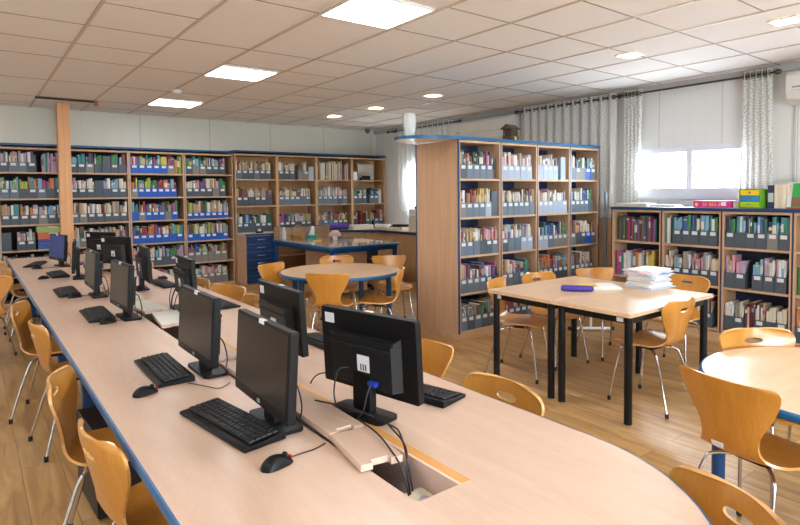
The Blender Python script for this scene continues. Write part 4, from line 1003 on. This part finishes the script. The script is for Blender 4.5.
for s in(-1,1): g.box(-hx+.06,hx-.06,s*(hy-.06)-.015,s*(hy-.06)+.015,zs_-.1,zs_-.03); g.box(s*(hx-.06)-.015,s*(hx-.06)+.015,-hy+.06,hy-.06,zs_-.1,zs_-.03)
g.obj('apron',BLUEP,t)
G().box(-hx+.28,-hx+.30,-hy+.2,hy-.7,.08,zs_-.1).obj('modesty_panel',BEECH,t); G().box(-hx+.3,hx-.5,-hy+.18,-hy+.2,.08,zs_-.1).obj('modesty_panel',BEECH,t)
t=thing('desk_divider','low grey-brown wooden screen standing on the glass-topped desk','screen',(4.58,8.93,zs_),0)
DV=wood('walnut grey board',(168,140,112),(150,122,96),.5,(1,5,5),3)
G().box(-.46,.46,0,.025,0,.19).obj('board',DV,t); 
for s in(-1,1): G().box(s*.46-.012,s*.46+.012,-.22,.03,0,.22).obj('side_board',DV,t)
t=thing('basket','brown wicker basket with tall handle on the glass-topped desk','basket',(4.44,8.72,zs_),R(15))
g=G(); g.lathe([(0,.004),(.075,.004),(.08,0),(.105,.075),(.11,.08),(.1,.08),(.075,.012),(0,.012)],n=24); g.obj('bowl',WICK,t)
g=G(); g.tube(spline([(-.103,0,.07),(-.095,0,.16),(-.05,0,.22),(0,0,.235),(.05,0,.22),(.095,0,.16),(.103,0,.07)],5),.008,8); g.obj('handle',WICK,t)
t=thing('tissue_dish','teal dish holding crumpled white tissue next to the basket','dish',(4.675,8.68,zs_),0)
g=G(); g.lathe([(0,0),(.09,0),(.105,.05),(.11,.065),(.103,.065),(.085,.008),(0,.008)],n=24); g.obj('dish',TEAL,t)
def tis(u,v): a=2*PI*v; r=.05*(1-u*.55)*(1+.35*math.sin(3*a+4*u)); return (r*math.cos(a)+.02*u,r*math.sin(a),.012+.2*u)
g=G(); g.grid(tis,6,18); g.add([tis(1,j/18) for j in range(18)],[tuple(range(18))]); g.obj('tissue',STICK,t)
t=thing('bottle','pale blue-white bottle at the corner of the wooden screen','bottle',(4.22,8.80,zs_),0)
g=G(); g.lathe([(0,0),(.035,0),(.037,.01),(.037,.13),(.02,.16),(.016,.17),(.016,.185),(0,.185)],n=20); g.obj('body',mat('pale bottle',(206,214,220),.3),t)
g=G(); g.lathe([(0,.185),(.018,.185),(.018,.205),(0,.205)],n=16); g.obj('cap',STICK,t)
t=thing('cloth','crumpled pale pink cloth on a white pot on the glass desk','cloth pot',(4.83,8.15,zs_),0)
g=G(); g.lathe([(0,0),(.035,0),(.045,.09),(.04,.09),(.03,.008),(0,.008)],n=20); g.obj('pot',WHITE,t)
def cl(u,v): a=2*PI*v; p=PI*.62*u; r=.085*math.sin(p)*(1+.14*math.sin(5*a)+.08*math.sin(9*a)); return (r*math.cos(a),r*math.sin(a),.09+.07*math.cos(p)*1.0)
g=G(); g.grid(cl,8,30); g.obj('fabric',mat('pale pink fabric',(206,176,176),.8),t)
t=thing('pen','yellow pencil lying on the glass-topped desk before the dish','pencil',(4.5,8.15,zs_+.0045),R(10)); g=G(); g.tube([(-.09,0,0),(.08,0,0)],.0045,6); g.obj('shaft',mat('pencil yellow',(226,190,70),.4),t); g=G(); g.tube([(.08,0,0),(.095,0,0)],[.0045,.0008],6); g.obj('tip',CABLE,t)
t=thing('swivel_chair','grey upholstered swivel chair half hidden under the glass-topped desk','chair',(4.98,7.7,0),R(90))
UP=mat('grey upholstery',(74,80,96),.8,0,.15,60)
G().prism(rrect(-.22,.22,-.22,.22,.06),.42,.5).obj('seat',UP,t,bev=.02); g=G(); P=rrect(-.2,.2,.52,.70,.06); g.extr([(-.24,y,z) for y,z in P],(-.05,0,0)); g.obj('backrest',UP,t,bev=.015)
g=G(); g.cyl((0,0,.09),(0,0,.42),.025); g.obj('gas_column',STEEL,t)
for k in range(5):
    a=R(72*k); g=G(); g.tube([(0,0,.1),(.24*math.cos(a),.24*math.sin(a),.07)],.018,8); l=g.obj('leg',BLKM,t); g=G(); g.cyl((.24*math.cos(a)-.015,.24*math.sin(a),.03),(.24*math.cos(a)+.015,.24*math.sin(a),.03),.03); g.obj('caster',RUB,l)
g=G(); g.tube([(-.18,0,.45),(-.29,0,.5),(-.27,0,.58)],.014,8); g.obj('back_stem',BLKM,t)
# drawer cabinet
t=thing('drawer_cabinet','blue-fronted drawer cabinet with pale top before the wall bookcases','cabinet',(3.66,9.08,0))
G().box(0,.56,0,.385,.05,.86).obj('body',BEECH,t); G().box(.02,.54,.02,.37,0,.05).obj('plinth',BEECHD,t); G().box(-.012,.57,-.012,.388,.86,.892).obj('top',mat('pale worktop',(196,190,178),.4),t,bev=.004); G().box(-.014,.572,-.016,-.012,.862,.89).obj('edge_band',NAVYF,t)
for k in range(6):
    z0=.06+.133*k; d=G().box(.008,.552,-.018,0,z0,z0+.127).obj('drawer',NAVYF,t,bev=.003)
    g=G(); g.tube([(.2,-.019,z0+.07),(.205,-.038,z0+.07),(.335,-.038,z0+.07),(.34,-.019,z0+.07)],.006,8); g.obj('handle',HAND,d)
t=thing('tape_stand','small black tape stand on the pale cabinet top','office tool',(3.98,9.25,.8925)); G().box(-.06,.06,-.03,.03,0,.03).obj('base',PLAS,t,bev=.006); g=G(); g.cyl((0,-.012,.045),(0,.012,.045),.028); g.obj('roll',CREAM,t)
# corner counter
t=thing('counter','beech corner counter with navy edge running along wall and window','counter',(0,0,0))
poly=[(6.83,6.7),(6.83,9.47),(4.95,9.47),(4.95,9.2),(5.55,9.2),(6.12,8.72),(6.12,6.7)]
G().prism(poly,.83,.868,0,0).obj('worktop',BEECH,t)
g=G(); pts=[(6.12,6.7),(6.12,8.72),(5.55,9.2),(4.95,9.2)]
for a,b in zip(pts,pts[1:]):
    d=(Vector(b)-Vector(a)).normalized(); nn=Vector((-d.y,d.x))*.012; e=d*.004
    g.extr([(a[0]-e.x,a[1]-e.y,.828),(a[0]-e.x+nn.x,a[1]-e.y+nn.y,.828),(a[0]-e.x+nn.x,a[1]-e.y+nn.y,.87),(a[0]-e.x,a[1]-e.y,.87)],(b[0]-a[0]+2*e.x,b[1]-a[1]+2*e.y,0))
g.obj('edge_band',NAVYF,t)
bp_=[(6.82,6.72),(6.82,9.46),(4.97,9.46),(4.97,9.24),(5.565,9.24),(6.16,8.74),(6.16,6.72)]
G().prism(bp_,.07,.83).obj('carcass',BEECHD,t); G().prism([(x+.02 if x<6.5 else x,y+ (.02 if y<9.3 else 0)) for x,y in bp_],0,.07).obj('plinth',BEECHD,t)
def cdoor(a,b,h):
    A=Vector(a);B=Vector(b); d=(B-A).normalized(); nn=Vector((-d.y,d.x)); A=A+d*.006;B=B-d*.006
    g=G(); g.extr([(A.x,A.y,.09),(A.x+nn.x*.018,A.y+nn.y*.018,.09),(A.x+nn.x*.018,A.y+nn.y*.018,.815),(A.x,A.y,.815)],(B.x-A.x,B.y-A.y,0)); o=g.obj('door',BEECHD,t)
    p=A+(B-A)*h+nn*.03; g=G(); g.tube([(p.x,p.y,.66),(p.x,p.y,.76)],.006,8); g.obj('handle',HAND,o)
cdoor((6.16,6.75),(6.16,7.24),.85); cdoor((6.16,7.24),(6.16,7.73),.15); cdoor((6.16,7.73),(6.16,8.22),.85); cdoor((6.16,8.22),(6.16,8.72),.15)
m1=Vector((6.15,8.745)); m2=Vector((5.575,9.235)); mm=(m1+m2)/2; cdoor(m1,mm,.85); cdoor(mm,m2,.15)
zc_=.8682
t=thing('scanner','flat cream document scanner on the counter below the corner bookcase','scanner',(6.03,9.22,zc_),R(-5)); G().box(-.22,.22,-.14,.14,0,.06).obj('body',CREAM,t,bev=.01); G().box(-.215,.215,-.135,.135,.06,.085).obj('lid',WHITE,t,bev=.008)
tag(G().tube([(6.38,9.2,zc_+.045),(6.5,8.9,zc_+.045)],.045,16).obj('paper_roll',STICK),'thick white paper roll lying on the counter','paper roll')
t=thing('tape_dispenser','black tape dispenser on the counter beside the white roll','office tool',(6.42,9.36,zc_),R(60)); G().box(-.07,.07,-.04,.04,0,.05).obj('base',PLAS,t,bev=.01); g=G(); g.cyl((.02,-.02,.09),(.02,.02,.09),.055); g.obj('reel',PLASG,t)
g=G(); g.tube(spline([(-.05,0,.05),(-.06,0,.13),(-.02,0,.16),(.03,0,.15)],5),.014,8); g.obj('arm',PLAS,t)
t=thing('typewriter','cream office machine with black top on the counter under the curtain','office machine',(6.42,8.45,zc_),R(-80)); G().box(-.2,.2,-.17,.17,0,.06).obj('body',CREAM,t,bev=.01); G().box(-.17,.17,-.05,.15,.06,.1).obj('top',PLAS,t,bev=.01); G().box(-.15,.15,-.15,-.06,.06,.075).obj('keys',KEYM,t)
t=thing('coffee_machine','tall cream machine with a dark cap beside the bookcase end panel','machine',(6.38,7.85,zc_),R(-90)); G().box(-.13,.13,-.14,.14,0,.26).obj('body',CREAM,t,bev=.012); G().box(-.12,.12,-.14,.12,.26,.4).obj('upper_body',WHITE,t,bev=.02); g=G(); g.lathe([(0,0),(.07,0),(.09,.03),(.06,.055),(0,.06)],n=20); o=g.obj('cap',PLAS,t); o.location=(0,0,.4)
t=thing('document_tray','purple document tray on a dark pad at the counter end','tray',(5.47,9.36,zc_),0)
PU=mat('purple plastic',(92,66,176),.35)
G().box(-.3,.3,-.1,.1,0,.05).obj('pad',mat('dark pad',(52,56,76),.5),t); g=G(); g.box(-.32,.32,-.11,-.1,.05,.10); g.box(-.32,.32,.1,.11,.05,.10); g.box(-.32,.32,-.1,.1,.05,.058); g.box(-.32,-.31,-.1,.1,.05,.1); g.box(.31,.32,-.1,.1,.05,.1); g.obj('tray',PU,t)
cab2=G(); cab2.tube(spline([(6.8,8.3,1.2),(6.78,8.28,1.1),(6.74,8.26,.98),(6.72,8.2,.89),(6.7,8.12,.875)],6),.005,6); tag(cab2.obj('wall_cable',CABLE),'thin black cable hanging from the wall behind the cream office machine','cable')
